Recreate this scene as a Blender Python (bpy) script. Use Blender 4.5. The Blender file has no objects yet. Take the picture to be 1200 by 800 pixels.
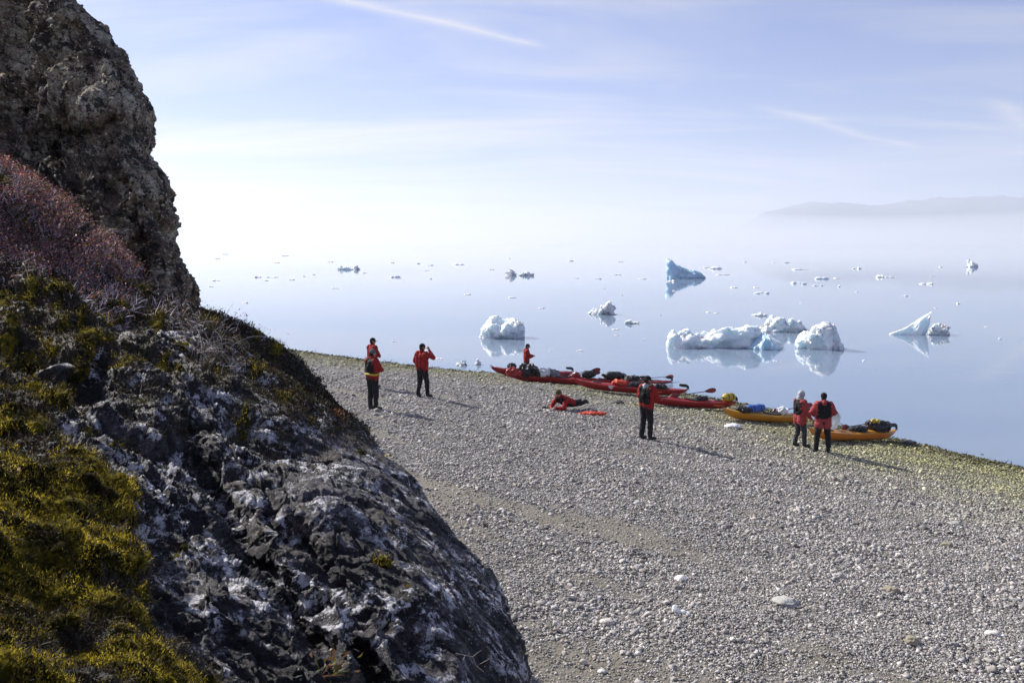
import bpy, bmesh, math, random
import numpy as np
from mathutils import Vector, Matrix
random.seed(7)
RS = np.random.RandomState(11)
scn = bpy.context.scene
COL = scn.collection
PI = math.pi

# ------------------------------------------------------------------ camera
CAM_Z = 7.0
F = 1000.0 / 1200.0            # focal length in image widths
TH = math.atan(0.115)
cam_d = bpy.data.cameras.new('camera')
cam = bpy.data.objects.new('camera', cam_d)
COL.objects.link(cam)
cam.location = (0, 0, CAM_Z)
cam.rotation_euler = (PI / 2 - TH, 0, 0)
cam_d.sensor_width = 36.0
cam_d.lens = 36.0 * F
cam_d.clip_start = 0.05
cam_d.clip_end = 60000
cam_d.dof.use_dof = True
cam_d.dof.focus_distance = 14.0
cam_d.dof.aperture_fstop = 16.0
scn.camera = cam
CT, ST = math.cos(TH), math.sin(TH)


def ray(px, py):
    x = (px - 600.0) / 1000.0
    u = (400.0 - py) / 1000.0
    return np.array([x, CT + u * ST, -ST + u * CT])


def at_z(px, py, z=0.0):
    r = ray(px, py)
    t = (z - CAM_Z) / r[2]
    return Vector((r[0] * t, r[1] * t, z)), t


def shore_a(b):
    return np.interp(b, [-400, -90, -49.7, -42.2, -37, -33.7, -30, -24, -18, -14, -11.2, -9.3, -7.1, 5, 60],
                     [26, 28.5, 29.4, 29.95, 30.7, 31.4, 33.2, 34.0, 33.2, 31.9, 31.1, 30.5, 29.9, 27.5, 18])


def ground(x, y):
    a = (x + y) / math.sqrt(2)
    b = (x - y) / math.sqrt(2)
    d = shore_a(b) - a
    up = np.where(d < 14, 0.122 * d, 1.708 + 1.5 * (1 - np.exp(-(np.maximum(d, 14) - 14) * 0.122 / 1.5)))
    return np.where(d < 0, 0.16 * d, up)


def hit(px, py):
    """where the ray through a point of the beach meets the beach"""
    r = ray(px, py)
    lo, hi = 3.0, 90.0
    ts = np.linspace(lo, hi, 4000)
    zz = CAM_Z + r[2] * ts - ground(r[0] * ts, r[1] * ts)
    i = int(np.argmax(zz < 0))
    t = ts[i]
    return Vector((r[0] * t, r[1] * t, float(ground(r[0] * t, r[1] * t))))


# ------------------------------------------------------------------ noise
_rs = np.random.RandomState(3)
PERM = _rs.permutation(4096).astype(np.int32)
GR = _rs.normal(size=(4096, 3)).astype(np.float32)
GR /= np.linalg.norm(GR, axis=1)[:, None]


def pnoise(P, seed=0):
    P = np.asarray(P, dtype=np.float32)
    I = np.floor(P).astype(np.int32)
    f = P - I
    w = f * f * f * (f * (f * 6 - 15) + 10)
    out = 0
    for dx in (0, 1):
        hx = PERM[(I[:, 0] + dx + seed * 37) & 4095]
        wx = w[:, 0] if dx else 1 - w[:, 0]
        for dy in (0, 1):
            hy = PERM[(hx + I[:, 1] + dy) & 4095]
            wy = w[:, 1] if dy else 1 - w[:, 1]
            for dz in (0, 1):
                h = PERM[(hy + I[:, 2] + dz) & 4095]
                wz = w[:, 2] if dz else 1 - w[:, 2]
                g = GR[h]
                dd = (g[:, 0] * (f[:, 0] - dx) + g[:, 1] * (f[:, 1] - dy) + g[:, 2] * (f[:, 2] - dz))
                out = out + wx * wy * wz * dd
    return out * 1.6


def fbm(P, octv=4, seed=0, gain=0.5):
    s, a, k = 0, 1.0, 1.0
    for i in range(octv):
        s = s + a * pnoise(P * k + i * 17.3, seed + i)
        a *= gain
        k *= 2.03
    return s


def ridged(P, octv=4, seed=0, gain=0.5):
    s, a, k = 0, 1.0, 1.0
    for i in range(octv):
        s = s + a * (1 - 2 * np.abs(pnoise(P * k + i * 9.1, seed + i)))
        a *= gain
        k *= 2.1
    return s


def sstep(a, b, x):
    t = np.clip((x - a) / (b - a), 0, 1)
    return t * t * (3 - 2 * t)


# ------------------------------------------------------------------ object helpers
def tag(o, label=None, cat=None, group=None, kind=None):
    if label: o['label'] = label
    if cat: o['category'] = cat
    if group: o['group'] = group
    if kind: o['kind'] = kind
    return o


def link(name, me, parent=None, mat=None):
    o = bpy.data.objects.new(name, me)
    COL.objects.link(o)
    if parent is not None:
        o.parent = parent
    if mat is not None:
        me.materials.clear()
        me.materials.append(mat)
    return o


def empty(name, loc=(0, 0, 0), rot=(0, 0, 0)):
    o = bpy.data.objects.new(name, None)
    COL.objects.link(o)
    o.location = loc
    o.rotation_euler = rot
    o.empty_display_size = 0.2
    return o


def mesh_np(name, V, Fc, mat, col=None, smooth=True, parent=None):
    V = np.ascontiguousarray(V, dtype=np.float32)
    Fc = np.ascontiguousarray(Fc, dtype=np.int32)
    k = Fc.shape[1]
    me = bpy.data.meshes.new(name)
    me.vertices.add(len(V))
    me.vertices.foreach_set('co', V.ravel())
    me.loops.add(Fc.size)
    me.loops.foreach_set('vertex_index', Fc.ravel())
    me.polygons.add(len(Fc))
    me.polygons.foreach_set('loop_start', np.arange(0, Fc.size, k, dtype=np.int32))
    me.polygons.foreach_set('loop_total', np.full(len(Fc), k, dtype=np.int32))
    me.polygons.foreach_set('use_smooth', np.full(len(Fc), smooth, dtype=bool))
    if col is not None:
        at = me.color_attributes.new('tint', 'FLOAT_COLOR', 'POINT')
        c = np.ones((len(V), 4), dtype=np.float32)
        c[:, :3] = col
        at.data.foreach_set('color', c.ravel())
    me.update()
    me.validate()
    return link(name, me, parent, mat)


def grid_faces(nr, nc):
    i = np.arange(nr - 1)[:, None] * nc + np.arange(nc - 1)[None, :]
    i = i.ravel()
    return np.stack([i, i + 1, i + nc + 1, i + nc], 1)


def grid_normals(G):
    du = np.gradient(G, axis=1)
    dv = np.gradient(G, axis=0)
    n = np.cross(du, dv)
    n /= (np.linalg.norm(n, axis=2, keepdims=True) + 1e-9)
    return n


# ------------------------------------------------------------------ materials
class NT:
    def __init__(self, name):
        self.m = bpy.data.materials.new(name)
        self.m.use_nodes = True
        self.t = self.m.node_tree
        self.t.nodes.clear()
        self.out = self.t.nodes.new('ShaderNodeOutputMaterial')

    def n(self, kind, **kw):
        nd = self.t.nodes.new('ShaderNode' + kind)
        for k, v in kw.items():
            if hasattr(nd, k) and not k.startswith('i_'):
                setattr(nd, k, v)
        return nd

    def l(self, a, b):
        self.t.links.new(a, b)

    def coord(self, kind='Object'):
        return self.n('TexCoord').outputs[kind]

    def noise(self, co, scale, detail=6, rough=0.55, dist=0.0):
        nd = self.n('TexNoise')
        self.l(co, nd.inputs['Vector'])
        nd.inputs['Scale'].default_value = scale
        nd.inputs['Detail'].default_value = detail
        nd.inputs['Roughness'].default_value = rough
        nd.inputs['Distortion'].default_value = dist
        return nd.outputs['Fac']

    def voro(self, co, scale, feat='F1', out='Distance', rnd=1.0):
        nd = self.n('TexVoronoi', feature=feat)
        self.l(co, nd.inputs['Vector'])
        nd.inputs['Scale'].default_value = scale
        nd.inputs['Randomness'].default_value = rnd
        return nd.outputs[out]

    def ramp(self, fac, stops, interp='LINEAR'):
        nd = self.n('ValToRGB')
        nd.color_ramp.interpolation = interp
        el = nd.color_ramp.elements
        while len(el) < len(stops):
            el.new(0.5)
        for e, (p, c) in zip(el, stops):
            e.position = p
            if not hasattr(c, '__len__'):
                c = (c, c, c)
            e.color = (*c, 1)
        self.l(fac, nd.inputs[0])
        return nd.outputs['Color']

    def mix(self, fac, a, b, blend='MIX'):
        nd = self.n('Mix', data_type='RGBA', blend_type=blend)
        for s, v in ((nd.inputs[0], fac), (nd.inputs[6], a), (nd.inputs[7], b)):
            if hasattr(v, 'is_output') or hasattr(v, 'links'):
                self.l(v, s)
            elif hasattr(v, '__len__'):
                s.default_value = (*v, 1)
            else:
                s.default_value = v
        return nd.outputs[2]

    def math(self, op, a, b=0.0, c=0.0):
        nd = self.n('Math', operation=op)
        for s, v in zip(nd.inputs, (a, b, c)):
            if hasattr(v, 'links'):
                self.l(v, s)
            else:
                s.default_value = v
        return nd.outputs[0]

    def bump(self, h, strength=0.5, dist=0.02, normal=None):
        nd = self.n('Bump')
        self.l(h, nd.inputs['Height'])
        nd.inputs['Strength'].default_value = strength
        nd.inputs['Distance'].default_value = dist
        if normal is not None:
            self.l(normal, nd.inputs['Normal'])
        return nd.outputs['Normal']

    def bsdf(self, color, rough=0.6, metal=0.0, normal=None, spec=None, **kw):
        b = self.n('BsdfPrincipled')
        for s, v in ((b.inputs['Base Color'], color), (b.inputs['Roughness'], rough), (b.inputs['Metallic'], metal)):
            if hasattr(v, 'links'):
                self.l(v, s)
            elif hasattr(v, '__len__'):
                s.default_value = (*v, 1)
            else:
                s.default_value = v
        if normal is not None:
            self.l(normal, b.inputs['Normal'])
        if spec is not None:
            b.inputs['Specular IOR Level'].default_value = spec
        for k, v in kw.items():
            b.inputs[k.replace('_', ' ')].default_value = v
        self.l(b.outputs[0], self.out.inputs['Surface'])
        return b


_mc = {}


def plain(name, color, rough=0.55, metal=0.0, vary=0.25, scale=9.0, bump=0.15):
    """a procedural material: base colour broken up by noise, with fine relief"""
    if name in _mc:
        return _mc[name]
    t = NT(name)
    co = t.coord()
    n = t.noise(co, scale, 6, 0.6)
    c = t.mix(t.math('MULTIPLY', n, 1.0), tuple(v * (1 - vary) for v in color), tuple(min(1, v * (1 + vary)) for v in color))
    nb = t.bump(t.noise(co, scale * 4, 4), bump, 0.01)
    t.bsdf(c, rough, metal, nb, 0.15 if rough > 0.65 else 0.5)
    _mc[name] = t.m
    return t.m


def mat_tinted(name, rough=0.7, spec=0.3, translucent=0.0, noise_amt=0.0, nscale=30):
    t = NT(name)
    a = t.n('Attribute')
    a.attribute_name = 'tint'
    c = a.outputs['Color']
    nb = None
    if noise_amt:
        co = t.coord()
        n = t.noise(co, nscale, 5, 0.65)
        c = t.mix(noise_amt, c, t.ramp(n, [(0.3, 0.25), (0.7, 1.6)]), 'MULTIPLY')
        nb = t.bump(n, 0.5, 0.01)
    b = t.bsdf(c, rough, 0, nb, spec)
    if translucent:
        tr = t.n('BsdfTranslucent')
        t.l(c, tr.inputs['Color'])
        mx = t.n('MixShader')
        mx.inputs[0].default_value = translucent
        t.l(b.outputs[0], mx.inputs[1])
        t.l(tr.outputs[0], mx.inputs[2])
        t.l(mx.outputs[0], t.out.inputs['Surface'])
    return t.m


def mat_cliff():
    t = NT('lichen_cliff_rock')
    co = t.coord()
    base = t.ramp(t.noise(co, 1.6, 9, 0.62), [(0.36, (0.05, 0.036, 0.026)), (0.49, (0.26, 0.20, 0.14)), (0.62, (0.54, 0.48, 0.37))])
    rust = t.ramp(t.noise(co, 2.3, 5, 0.6), [(0.55, 0), (0.68, 1)])
    base = t.mix(t.math('MULTIPLY', rust, 0.6), base, (0.17, 0.085, 0.035))
    grain = t.ramp(t.noise(co, 26, 9, 0.76), [(0.36, 0.22), (0.62, 1.5)])
    base = t.mix(1.0, base, grain, 'MULTIPLY')
    # pale yellow-grey lichen rosettes, cover widened so their colour stands in for sunlight
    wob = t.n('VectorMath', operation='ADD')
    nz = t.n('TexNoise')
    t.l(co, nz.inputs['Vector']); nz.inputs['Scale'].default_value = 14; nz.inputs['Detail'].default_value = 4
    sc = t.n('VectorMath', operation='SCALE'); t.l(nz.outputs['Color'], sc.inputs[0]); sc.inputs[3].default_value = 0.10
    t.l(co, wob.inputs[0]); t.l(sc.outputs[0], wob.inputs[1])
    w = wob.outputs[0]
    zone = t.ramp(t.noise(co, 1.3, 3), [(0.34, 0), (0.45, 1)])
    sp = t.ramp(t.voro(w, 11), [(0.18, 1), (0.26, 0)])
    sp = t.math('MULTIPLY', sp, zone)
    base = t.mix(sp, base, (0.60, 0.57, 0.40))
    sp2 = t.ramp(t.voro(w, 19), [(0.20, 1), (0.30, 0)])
    sp2 = t.math('MULTIPLY', sp2, t.ramp(t.noise(co, 2.7, 4), [(0.40, 0), (0.50, 1)]))  # paler lichen cover, also raised to paint in sunlit brightness
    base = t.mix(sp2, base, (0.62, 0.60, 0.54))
    pit = t.ramp(t.voro(w, 15), [(0.16, 1), (0.30, 0)])
    pit = t.math('MULTIPLY', pit, t.ramp(t.noise(co, 1.1, 3), [(0.44, 0), (0.52, 1)]))
    base = t.mix(pit, base, (0.008, 0.007, 0.008))
    blk = t.ramp(t.noise(co, 6, 12, 0.76, 0.15), [(0.51, 0), (0.55, 1)])
    base = t.mix(t.math('MULTIPLY', blk, 0.92), base, (0.012, 0.011, 0.013))
    h = t.math('ADD', t.noise(co, 16, 10, 0.7), t.math('MULTIPLY', t.noise(co, 70, 5, 0.7), 0.4))
    t.bsdf(base, 0.85, 0, t.bump(h, 1.0, 0.05), 0.25)
    return t.m


def mat_boulder():
    t = NT('dark_lichened_rock')
    co = t.coord()
    mp = t.n('Mapping')
    t.l(co, mp.inputs['Vector'])
    mp.inputs['Rotation'].default_value = (0.3, math.radians(42), 0.35)
    mp.inputs['Scale'].default_value = (0.45, 1.2, 1.5)
    cs = mp.outputs[0]
    base = t.ramp(t.noise(cs, 2.4, 12, 0.7, 0.1), [(0.42, (0.012, 0.010, 0.013)), (0.52, (0.060, 0.053, 0.062)), (0.63, (0.23, 0.21, 0.25)), (0.72, (0.42, 0.39, 0.43))])
    grain = t.ramp(t.noise(co, 34, 9, 0.75), [(0.36, 0.25), (0.62, 1.5)])
    base = t.mix(1.0, base, grain, 'MULTIPLY')
    br = t.ramp(t.noise(co, 1.9, 6, 0.65), [(0.54, 0), (0.64, 1)])
    base = t.mix(t.math('MULTIPLY', br, 0.6), base, (0.16, 0.10, 0.055))
    # black crustose lichen
    blk = t.ramp(t.noise(cs, 5.0, 13, 0.76, 0.15), [(0.45, 0), (0.48, 1)])
    blk = t.math('MULTIPLY', blk, t.ramp(t.noise(cs, 1.3, 4, 0.6), [(0.34, 0.5), (0.46, 1)]))
    base = t.mix(t.math('MULTIPLY', blk, 0.95), base, (0.008, 0.007, 0.009))
    blk2 = t.ramp(t.noise(co, 26, 8, 0.75, 0.1), [(0.55, 0), (0.60, 1)])
    base = t.mix(t.math('MULTIPLY', blk2, 0.9), base, (0.010, 0.009, 0.010))
    # white crusts
    wz = t.ramp(t.noise(cs, 1.5, 6, 0.65), [(0.47, 0), (0.53, 1)])
    wh = t.ramp(t.noise(co, 8, 13, 0.78, 0.15), [(0.515, 0), (0.55, 1)])
    wh = t.math('MULTIPLY', wh, wz)
    base = t.mix(wh, base, t.ramp(t.noise(co, 50, 6, 0.7), [(0.35, (0.45, 0.44, 0.47)), (0.6, (0.85, 0.84, 0.88))]))
    fl = t.ramp(t.voro(co, 36), [(0.10, 1), (0.22, 0)])
    fl = t.math('MULTIPLY', fl, t.ramp(t.noise(co, 5, 5), [(0.50, 0), (0.56, 1)]))
    base = t.mix(fl, base, (0.52, 0.52, 0.50))
    a = t.n('Attribute'); a.attribute_name = 'tint'      # r: soil / heath cover
    sp = t.n('SeparateColor'); t.l(a.outputs['Color'], sp.inputs[0])
    soil = t.ramp(t.noise(co, 22, 9, 0.7), [(0.35, (0.008, 0.006, 0.004)), (0.6, (0.045, 0.034, 0.018)), (0.75, (0.10, 0.075, 0.035))])
    base = t.mix(sp.outputs[0], base, soil)
    h = t.math('ADD', t.noise(co, 18, 10, 0.72), t.math('MULTIPLY', t.noise(cs, 6, 8, 0.7), 1.3))
    h = t.math('SUBTRACT', h, t.math('MULTIPLY', blk, 0.12))
    rg = t.mix(wh, (0.45, 0.45, 0.45), (0.85, 0.85, 0.85))
    t.bsdf(base, t.math('MULTIPLY', t.noise(co, 9, 5), 1.25), 0, t.bump(h, 1.0, 0.034), 0.4)
    return t.m


def mat_moss():
    t = NT('cushion_moss')
    co = t.coord()
    n1 = t.noise(co, 5.5, 8, 0.65)
    c = t.ramp(n1, [(0.36, (0.010, 0.008, 0.004)), (0.48, (0.055, 0.048, 0.008)), (0.60, (0.24, 0.19, 0.015)), (0.72, (0.36, 0.28, 0.03))])
    g = t.ramp(t.noise(co, 60, 6, 0.7), [(0.3, 0.35), (0.7, 1.5)])
    c = t.mix(1.0, c, g, 'MULTIPLY')
    h = t.math('ADD', t.noise(co, 40, 8, 0.75), t.noise(co, 130, 3, 0.7))
    t.bsdf(c, 0.95, 0, t.bump(h, 1.0, 0.03), 0.1)
    return t.m


def mat_beach():
    t = NT('shingle_ground')
    co = t.coord()
    a = t.n('Attribute'); a.attribute_name = 'tint'      # r: wet algae band, g: bare sand
    sp = t.n('SeparateColor'); t.l(a.outputs['Color'], sp.inputs[0])
    v = t.n('TexVoronoi'); t.l(co, v.inputs['Vector']); v.inputs['Scale'].default_value = 17
    vs = t.n('SeparateColor'); t.l(v.outputs['Color'], vs.inputs[0])
    peb = t.ramp(vs.outputs[0], [(0.0, (0.10, 0.092, 0.085)), (0.5, (0.22, 0.205, 0.19)), (0.8, (0.34, 0.32, 0.30)), (1.0, (0.5, 0.48, 0.46))])
    gap = t.ramp(v.outputs['Distance'], [(0.35, 1.0), (0.75, 0.25)])
    peb = t.mix(1.0, peb, gap, 'MULTIPLY')
    sand = t.ramp(t.noise(co, 60, 8, 0.75), [(0.3, (0.13, 0.118, 0.095)), (0.7, (0.29, 0.265, 0.215))])
    sf = t.ramp(t.math('ADD', sp.outputs[1], t.math('MULTIPLY', t.noise(co, 8, 6, 0.7), 0.6)), [(0.62, 0), (0.9, 1)])
    c = t.mix(sf, peb, sand)
    c = t.mix(sp.outputs[0], c, (0.62, 0.62, 0.36), 'MULTIPLY')
    hh = t.math('ADD', t.math('MULTIPLY', t.math('SUBTRACT', 1.0, v.outputs['Distance']), 0.8), t.math('MULTIPLY', t.noise(co, 90, 5, 0.7), 0.5))
    t.bsdf(c, 0.85, 0, t.bump(hh, 1.0, 0.03), 0.25)
    return t.m


def mat_water():
    t = NT('milky_fjord_water')
    co = t.coord()
    mp = t.n('Mapping'); t.l(co, mp.inputs['Vector']); mp.inputs['Scale'].default_value = (1.0, 1.0, 1.0)
    wind = t.ramp(t.noise(mp.outputs[0], 0.025, 3, 0.5), [(0.40, 0.08), (0.62, 1.0)])
    h = t.math('ADD', t.noise(mp.outputs[0], 2.2, 3, 0.5), t.math('MULTIPLY', t.noise(mp.outputs[0], 0.5, 2, 0.5), 2.0))
    nd = t.n('Bump'); t.l(h, nd.inputs['Height'])
    t.l(t.math('MULTIPLY', wind, 0.10), nd.inputs['Strength'])
    nd.inputs['Distance'].default_value = 0.02
    b = t.bsdf((0.19, 0.25, 0.33), 0.035, 0, nd.outputs['Normal'])
    b.inputs['IOR'].default_value = 1.333
    return t.m


def mat_ice(name, tint, rough=0.5, hi=(0.93, 0.95, 0.96)):
    t = NT(name)
    co = t.coord()
    n = t.noise(co, 1.4, 6, 0.6)
    c = t.ramp(n, [(0.35, tint), (0.62, hi)])
    hb = t.math('ADD', t.noise(co, 2.5, 8, 0.65), t.math('MULTIPLY', t.noise(co, 14, 4, 0.6), 0.35))
    b = t.bsdf(c, rough, 0, t.bump(hb, 0.5, 0.15), 0.5)
    b.inputs['Subsurface Weight'].default_value = 0.4
    b.inputs['Subsurface Radius'].default_value = (0.25, 0.6, 0.8)
    b.inputs['Subsurface Scale'].default_value = 1.2
    b.inputs['Subsurface Weight'].default_value = 0.35
    return t.m


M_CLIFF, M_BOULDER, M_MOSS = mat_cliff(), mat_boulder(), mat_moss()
M_BEACH, M_WATER = mat_beach(), mat_water()
M_ICE = mat_ice('glacier_ice', (0.85, 0.93, 0.955))
M_BLUEICE = mat_ice('blue_glacier_ice', (0.42, 0.64, 0.78), 0.35, (0.62, 0.78, 0.88))
M_SCRAP = mat_ice('snow_white_ice', (0.90, 0.93, 0.95))
M_STONE = mat_tinted('beach_stones', 0.75, 0.35, 0, 0.75, 28)
M_LEAF = mat_tinted('small_leaves', 0.6, 0.3, 0.3)
M_STEM = mat_tinted('dry_stems', 0.7, 0.3)

# ------------------------------------------------------------------ sky, sun
SUN_EL = math.radians(37.5)
SUN_AZ = math.radians(52)       # to the left of straight ahead (+Y)
to_sun = Vector((-math.sin(SUN_AZ) * math.cos(SUN_EL), math.cos(SUN_AZ) * math.cos(SUN_EL), math.sin(SUN_EL)))
sl = bpy.data.lights.new('sun', 'SUN')
sl.energy = 5.0
sl.angle = math.radians(0.55)
sl.color = (1.0, 0.955, 0.89)
so = bpy.data.objects.new('sun', sl)
COL.objects.link(so)
so.rotation_euler = to_sun.to_track_quat('Z', 'Y').to_euler()
so.location = (0, 0, 60)

w = bpy.data.worlds.new('World')
scn.world = w
w.use_nodes = True
nt = w.node_tree
nt.nodes.clear()


def wn(k):
    return nt.nodes.new('ShaderNode' + k)


def wmath(op, a, b=0.0, clamp=False):
    m = wn('Math'); m.operation = op; m.use_clamp = clamp
    for s, v in zip(m.inputs, (a, b)):
        if hasattr(v, 'links'): nt.links.new(v, s)
        else: s.default_value = v
    return m.outputs[0]


def wramp(fac, stops):
    r = wn('ValToRGB')
    el = r.color_ramp.elements
    while len(el) < len(stops): el.new(0.5)
    for e, (p, c) in zip(el, stops):
        e.position = p
        e.color = (c, c, c, 1)
    nt.links.new(fac, r.inputs[0])
    return r.outputs[0]


sky = wn('TexSky')
sky.sky_type = 'NISHITA'
sky.sun_disc = False
sky.sun_elevation = SUN_EL
sky.sun_rotation = -SUN_AZ
sky.altitude = 0
sky.air_density = 1.15
sky.dust_density = 0.1
sky.ozone_density = 3.0
tc = wn('TexCoord')
sx = wn('SeparateXYZ')
nt.links.new(tc.outputs['Generated'], sx.inputs[0])
zc = wmath('ADD', wmath('MAXIMUM', sx.outputs[2], 0.0), 0.12)
cx = wmath('DIVIDE', sx.outputs[0], zc)
cy = wmath('DIVIDE', sx.outputs[1], zc)
cv = wn('CombineXYZ')
nt.links.new(cx, cv.inputs[0]); nt.links.new(cy, cv.inputs[1])
mp = wn('Mapping'); nt.links.new(cv.outputs[0], mp.inputs['Vector'])
mp.inputs['Rotation'].default_value = (0, 0, math.radians(48))
mp.inputs['Scale'].default_value = (0.55, 1.5, 1)
nz = wn('TexNoise'); nt.links.new(mp.outputs[0], nz.inputs['Vector'])
nz.inputs['Scale'].default_value = 0.9; nz.inputs['Detail'].default_value = 9
nz.inputs['Roughness'].default_value = 0.55; nz.inputs['Distortion'].default_value = 0.6
cirrus = wramp(nz.outputs['Fac'], [(0.43, 0.0), (0.68, 0.75)])


def contrail(x0, y0, x1, y1, width, amt):
    """a vapour trail on the cloud plane between two sky directions given in picture pixels"""
    p = []
    for (px, py) in ((x0, y0), (x1, y1)):
        r = ray(px, py); r = r / np.linalg.norm(r)
        z = max(r[2], 0) + 0.12
        p.append((r[0] / z, r[1] / z))
    (ax, ay), (bx, by) = p
    L = math.hypot(bx - ax, by - ay)
    ux, uy = (bx - ax) / L, (by - ay) / L
    qx = wmath('SUBTRACT', cx, ax); qy = wmath('SUBTRACT', cy, ay)
    along = wmath('DIVIDE', wmath('ADD', wmath('MULTIPLY', qx, ux), wmath('MULTIPLY', qy, uy)), L)
    wob = wmath('MULTIPLY', wmath('SUBTRACT', nz.outputs['Fac'], 0.5), width * 3)
    ac = wmath('ABSOLUTE', wmath('ADD', wmath('SUBTRACT', wmath('MULTIPLY', qy, ux), wmath('MULTIPLY', qx, uy)), wob))
    body = wmath('SUBTRACT', 1.0, wmath('DIVIDE', ac, width), True)
    body = wmath('MULTIPLY', body, body)
    a1 = wmath('MULTIPLY', wmath('MULTIPLY', along, 5.0, True), wmath('MULTIPLY', wmath('SUBTRACT', 1.0, along), 7.0, True))
    return wmath('MULTIPLY', wmath('MULTIPLY', body, a1), amt)


tr = contrail(330, -15, 650, 58, 0.060, 0.62)
tr = wmath('MAXIMUM', tr, contrail(880, 120, 1085, 176, 0.09, 0.55))
tr = wmath('MAXIMUM', tr, contrail(1165, 110, 1225, 170, 0.10, 0.5))
cl = wmath('ADD', cirrus, tr, True)
# cloud brightness follows the sky's own brightness towards the sun
bw = wn('RGBToBW'); nt.links.new(sky.outputs[0], bw.inputs[0])
cc = wn('Mix'); cc.data_type = 'RGBA'
cb = wn('CombineXYZ')
lum = wmath('ADD', wmath('MULTIPLY', bw.outputs[0], 0.55), 5.4)
for i, k in enumerate((1.02, 0.99, 1.04)):
    nt.links.new(wmath('MULTIPLY', lum, k), cb.inputs[i])
nt.links.new(cl, cc.inputs[0])
hue = wn('Mix'); hue.data_type = 'RGBA'; hue.blend_type = 'MULTIPLY'; hue.inputs[0].default_value = 1.0
hue.inputs[7].default_value = (0.60, 0.70, 1.20, 1)      # the photograph's deep periwinkle between the clouds
nt.links.new(sky.outputs[0], hue.inputs[6])
nt.links.new(hue.outputs[2], cc.inputs[6])
nt.links.new(cb.outputs[0], cc.inputs[7])
bg = wn('Background')
SKY_STRENGTH = 0.056
bg.inputs['Strength'].default_value = SKY_STRENGTH
nt.links.new(cc.outputs[2], bg.inputs['Color'])
wo = wn('OutputWorld')
nt.links.new(bg.outputs[0], wo.inputs['Surface'])

scn.view_settings.view_transform = 'Standard'
scn.view_settings.look = 'None'
scn.view_settings.gamma = 1.0
scn.view_settings.use_curve_mapping = False
scn.view_settings.exposure = 0.64
scn.cycles.volume_bounces = 1
scn.cycles.max_bounces = 8
scn.cycles.diffuse_bounces = 3
scn.cycles.glossy_bounces = 3
scn.cycles.use_fast_gi = False

# ------------------------------------------------------------------ haze and fog bank


def volume_mat(name, density, color, aniso):
    t = NT(name)
    v = t.n('VolumePrincipled')
    v.inputs['Color'].default_value = (*color, 1)
    v.inputs['Density'].default_value = density
    v.inputs['Anisotropy'].default_value = aniso
    t.l(v.outputs[0], t.out.inputs['Volume'])
    return t.m


def box_mesh(name, x0, x1, y0, y1, z0, z1):
    V = [(x, y, z) for x in (x0, x1) for y in (y0, y1) for z in (z0, z1)]
    Fc = [(0, 1, 3, 2), (4, 6, 7, 5), (0, 4, 5, 1), (2, 3, 7, 6), (0, 2, 6, 4), (1, 5, 7, 3)]
    me = bpy.data.meshes.new(name)
    me.from_pydata(V, [], Fc)
    b = bmesh.new(); b.from_mesh(me); bmesh.ops.recalc_face_normals(b, faces=b.faces); b.to_mesh(me); b.free()
    return me


hz = link('haze', box_mesh('haze', -11500, 11500, -1500, 13500, -9.0, 640.0), None,
          volume_mat('sea_haze', 0.00018, (0.88, 0.925, 1.0), 0.26))
tag(hz, kind='stuff', label='thin pale haze lying over the whole fjord')

# fog bank: long low wedge of sea fog lying across the far water
fy = [(800, 0.15), (2300, 55), (3300, 150), (4400, 90), (6400, 0.15)]
xs_f = np.linspace(-9000, 9000, 61)
Vf, Ff = [], []
for i, x in enumerate(xs_f):
    env = 1.0 - 0.12 * math.sin(x / 900.0) + 0.10 * math.sin(x / 370.0 + 1)
    if i in (0, 60): env = 0.05
    for (y, h) in fy:
        Vf.append((x, y + 120 * math.sin(x / 700), 0.1 + h * env))
    for (y, h) in reversed(fy):
        Vf.append((x, y + 120 * math.sin(x / 700), 0.05))
m_ = len(fy) * 2
for i in range(60):
    for j in range(m_):
        k = (j + 1) % m_
        Ff.append((i * m_ + j, i * m_ + k, (i + 1) * m_ + k, (i + 1) * m_ + j))
Ff.append(tuple(range(m_))); Ff.append(tuple(60 * m_ + j for j in reversed(range(m_))))
me = bpy.data.meshes.new('fog_bank')
me.from_pydata(Vf, [], Ff)
bmf = bmesh.new(); bmf.from_mesh(me); bmesh.ops.recalc_face_normals(bmf, faces=bmf.faces); bmf.to_mesh(me); bmf.free()
fb = link('fog_bank', me, None, volume_mat('sea_fog', 0.0009, (0.97, 0.98, 1.0), 0.28))
tag(fb, kind='stuff', label='low white bank of sea fog lying on the far water')

# ------------------------------------------------------------------ water, hills
WX = 16000
me = bpy.data.meshes.new('water')
me.from_pydata([(-WX, -3000, 0), (WX, -3000, 0), (WX, 16000, 0), (-WX, 16000, 0)], [], [(0, 1, 2, 3)])
wat = link('water', me, None, M_WATER)
tag(wat, kind='structure', label='calm milky blue fjord water mirroring the sky')


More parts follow.
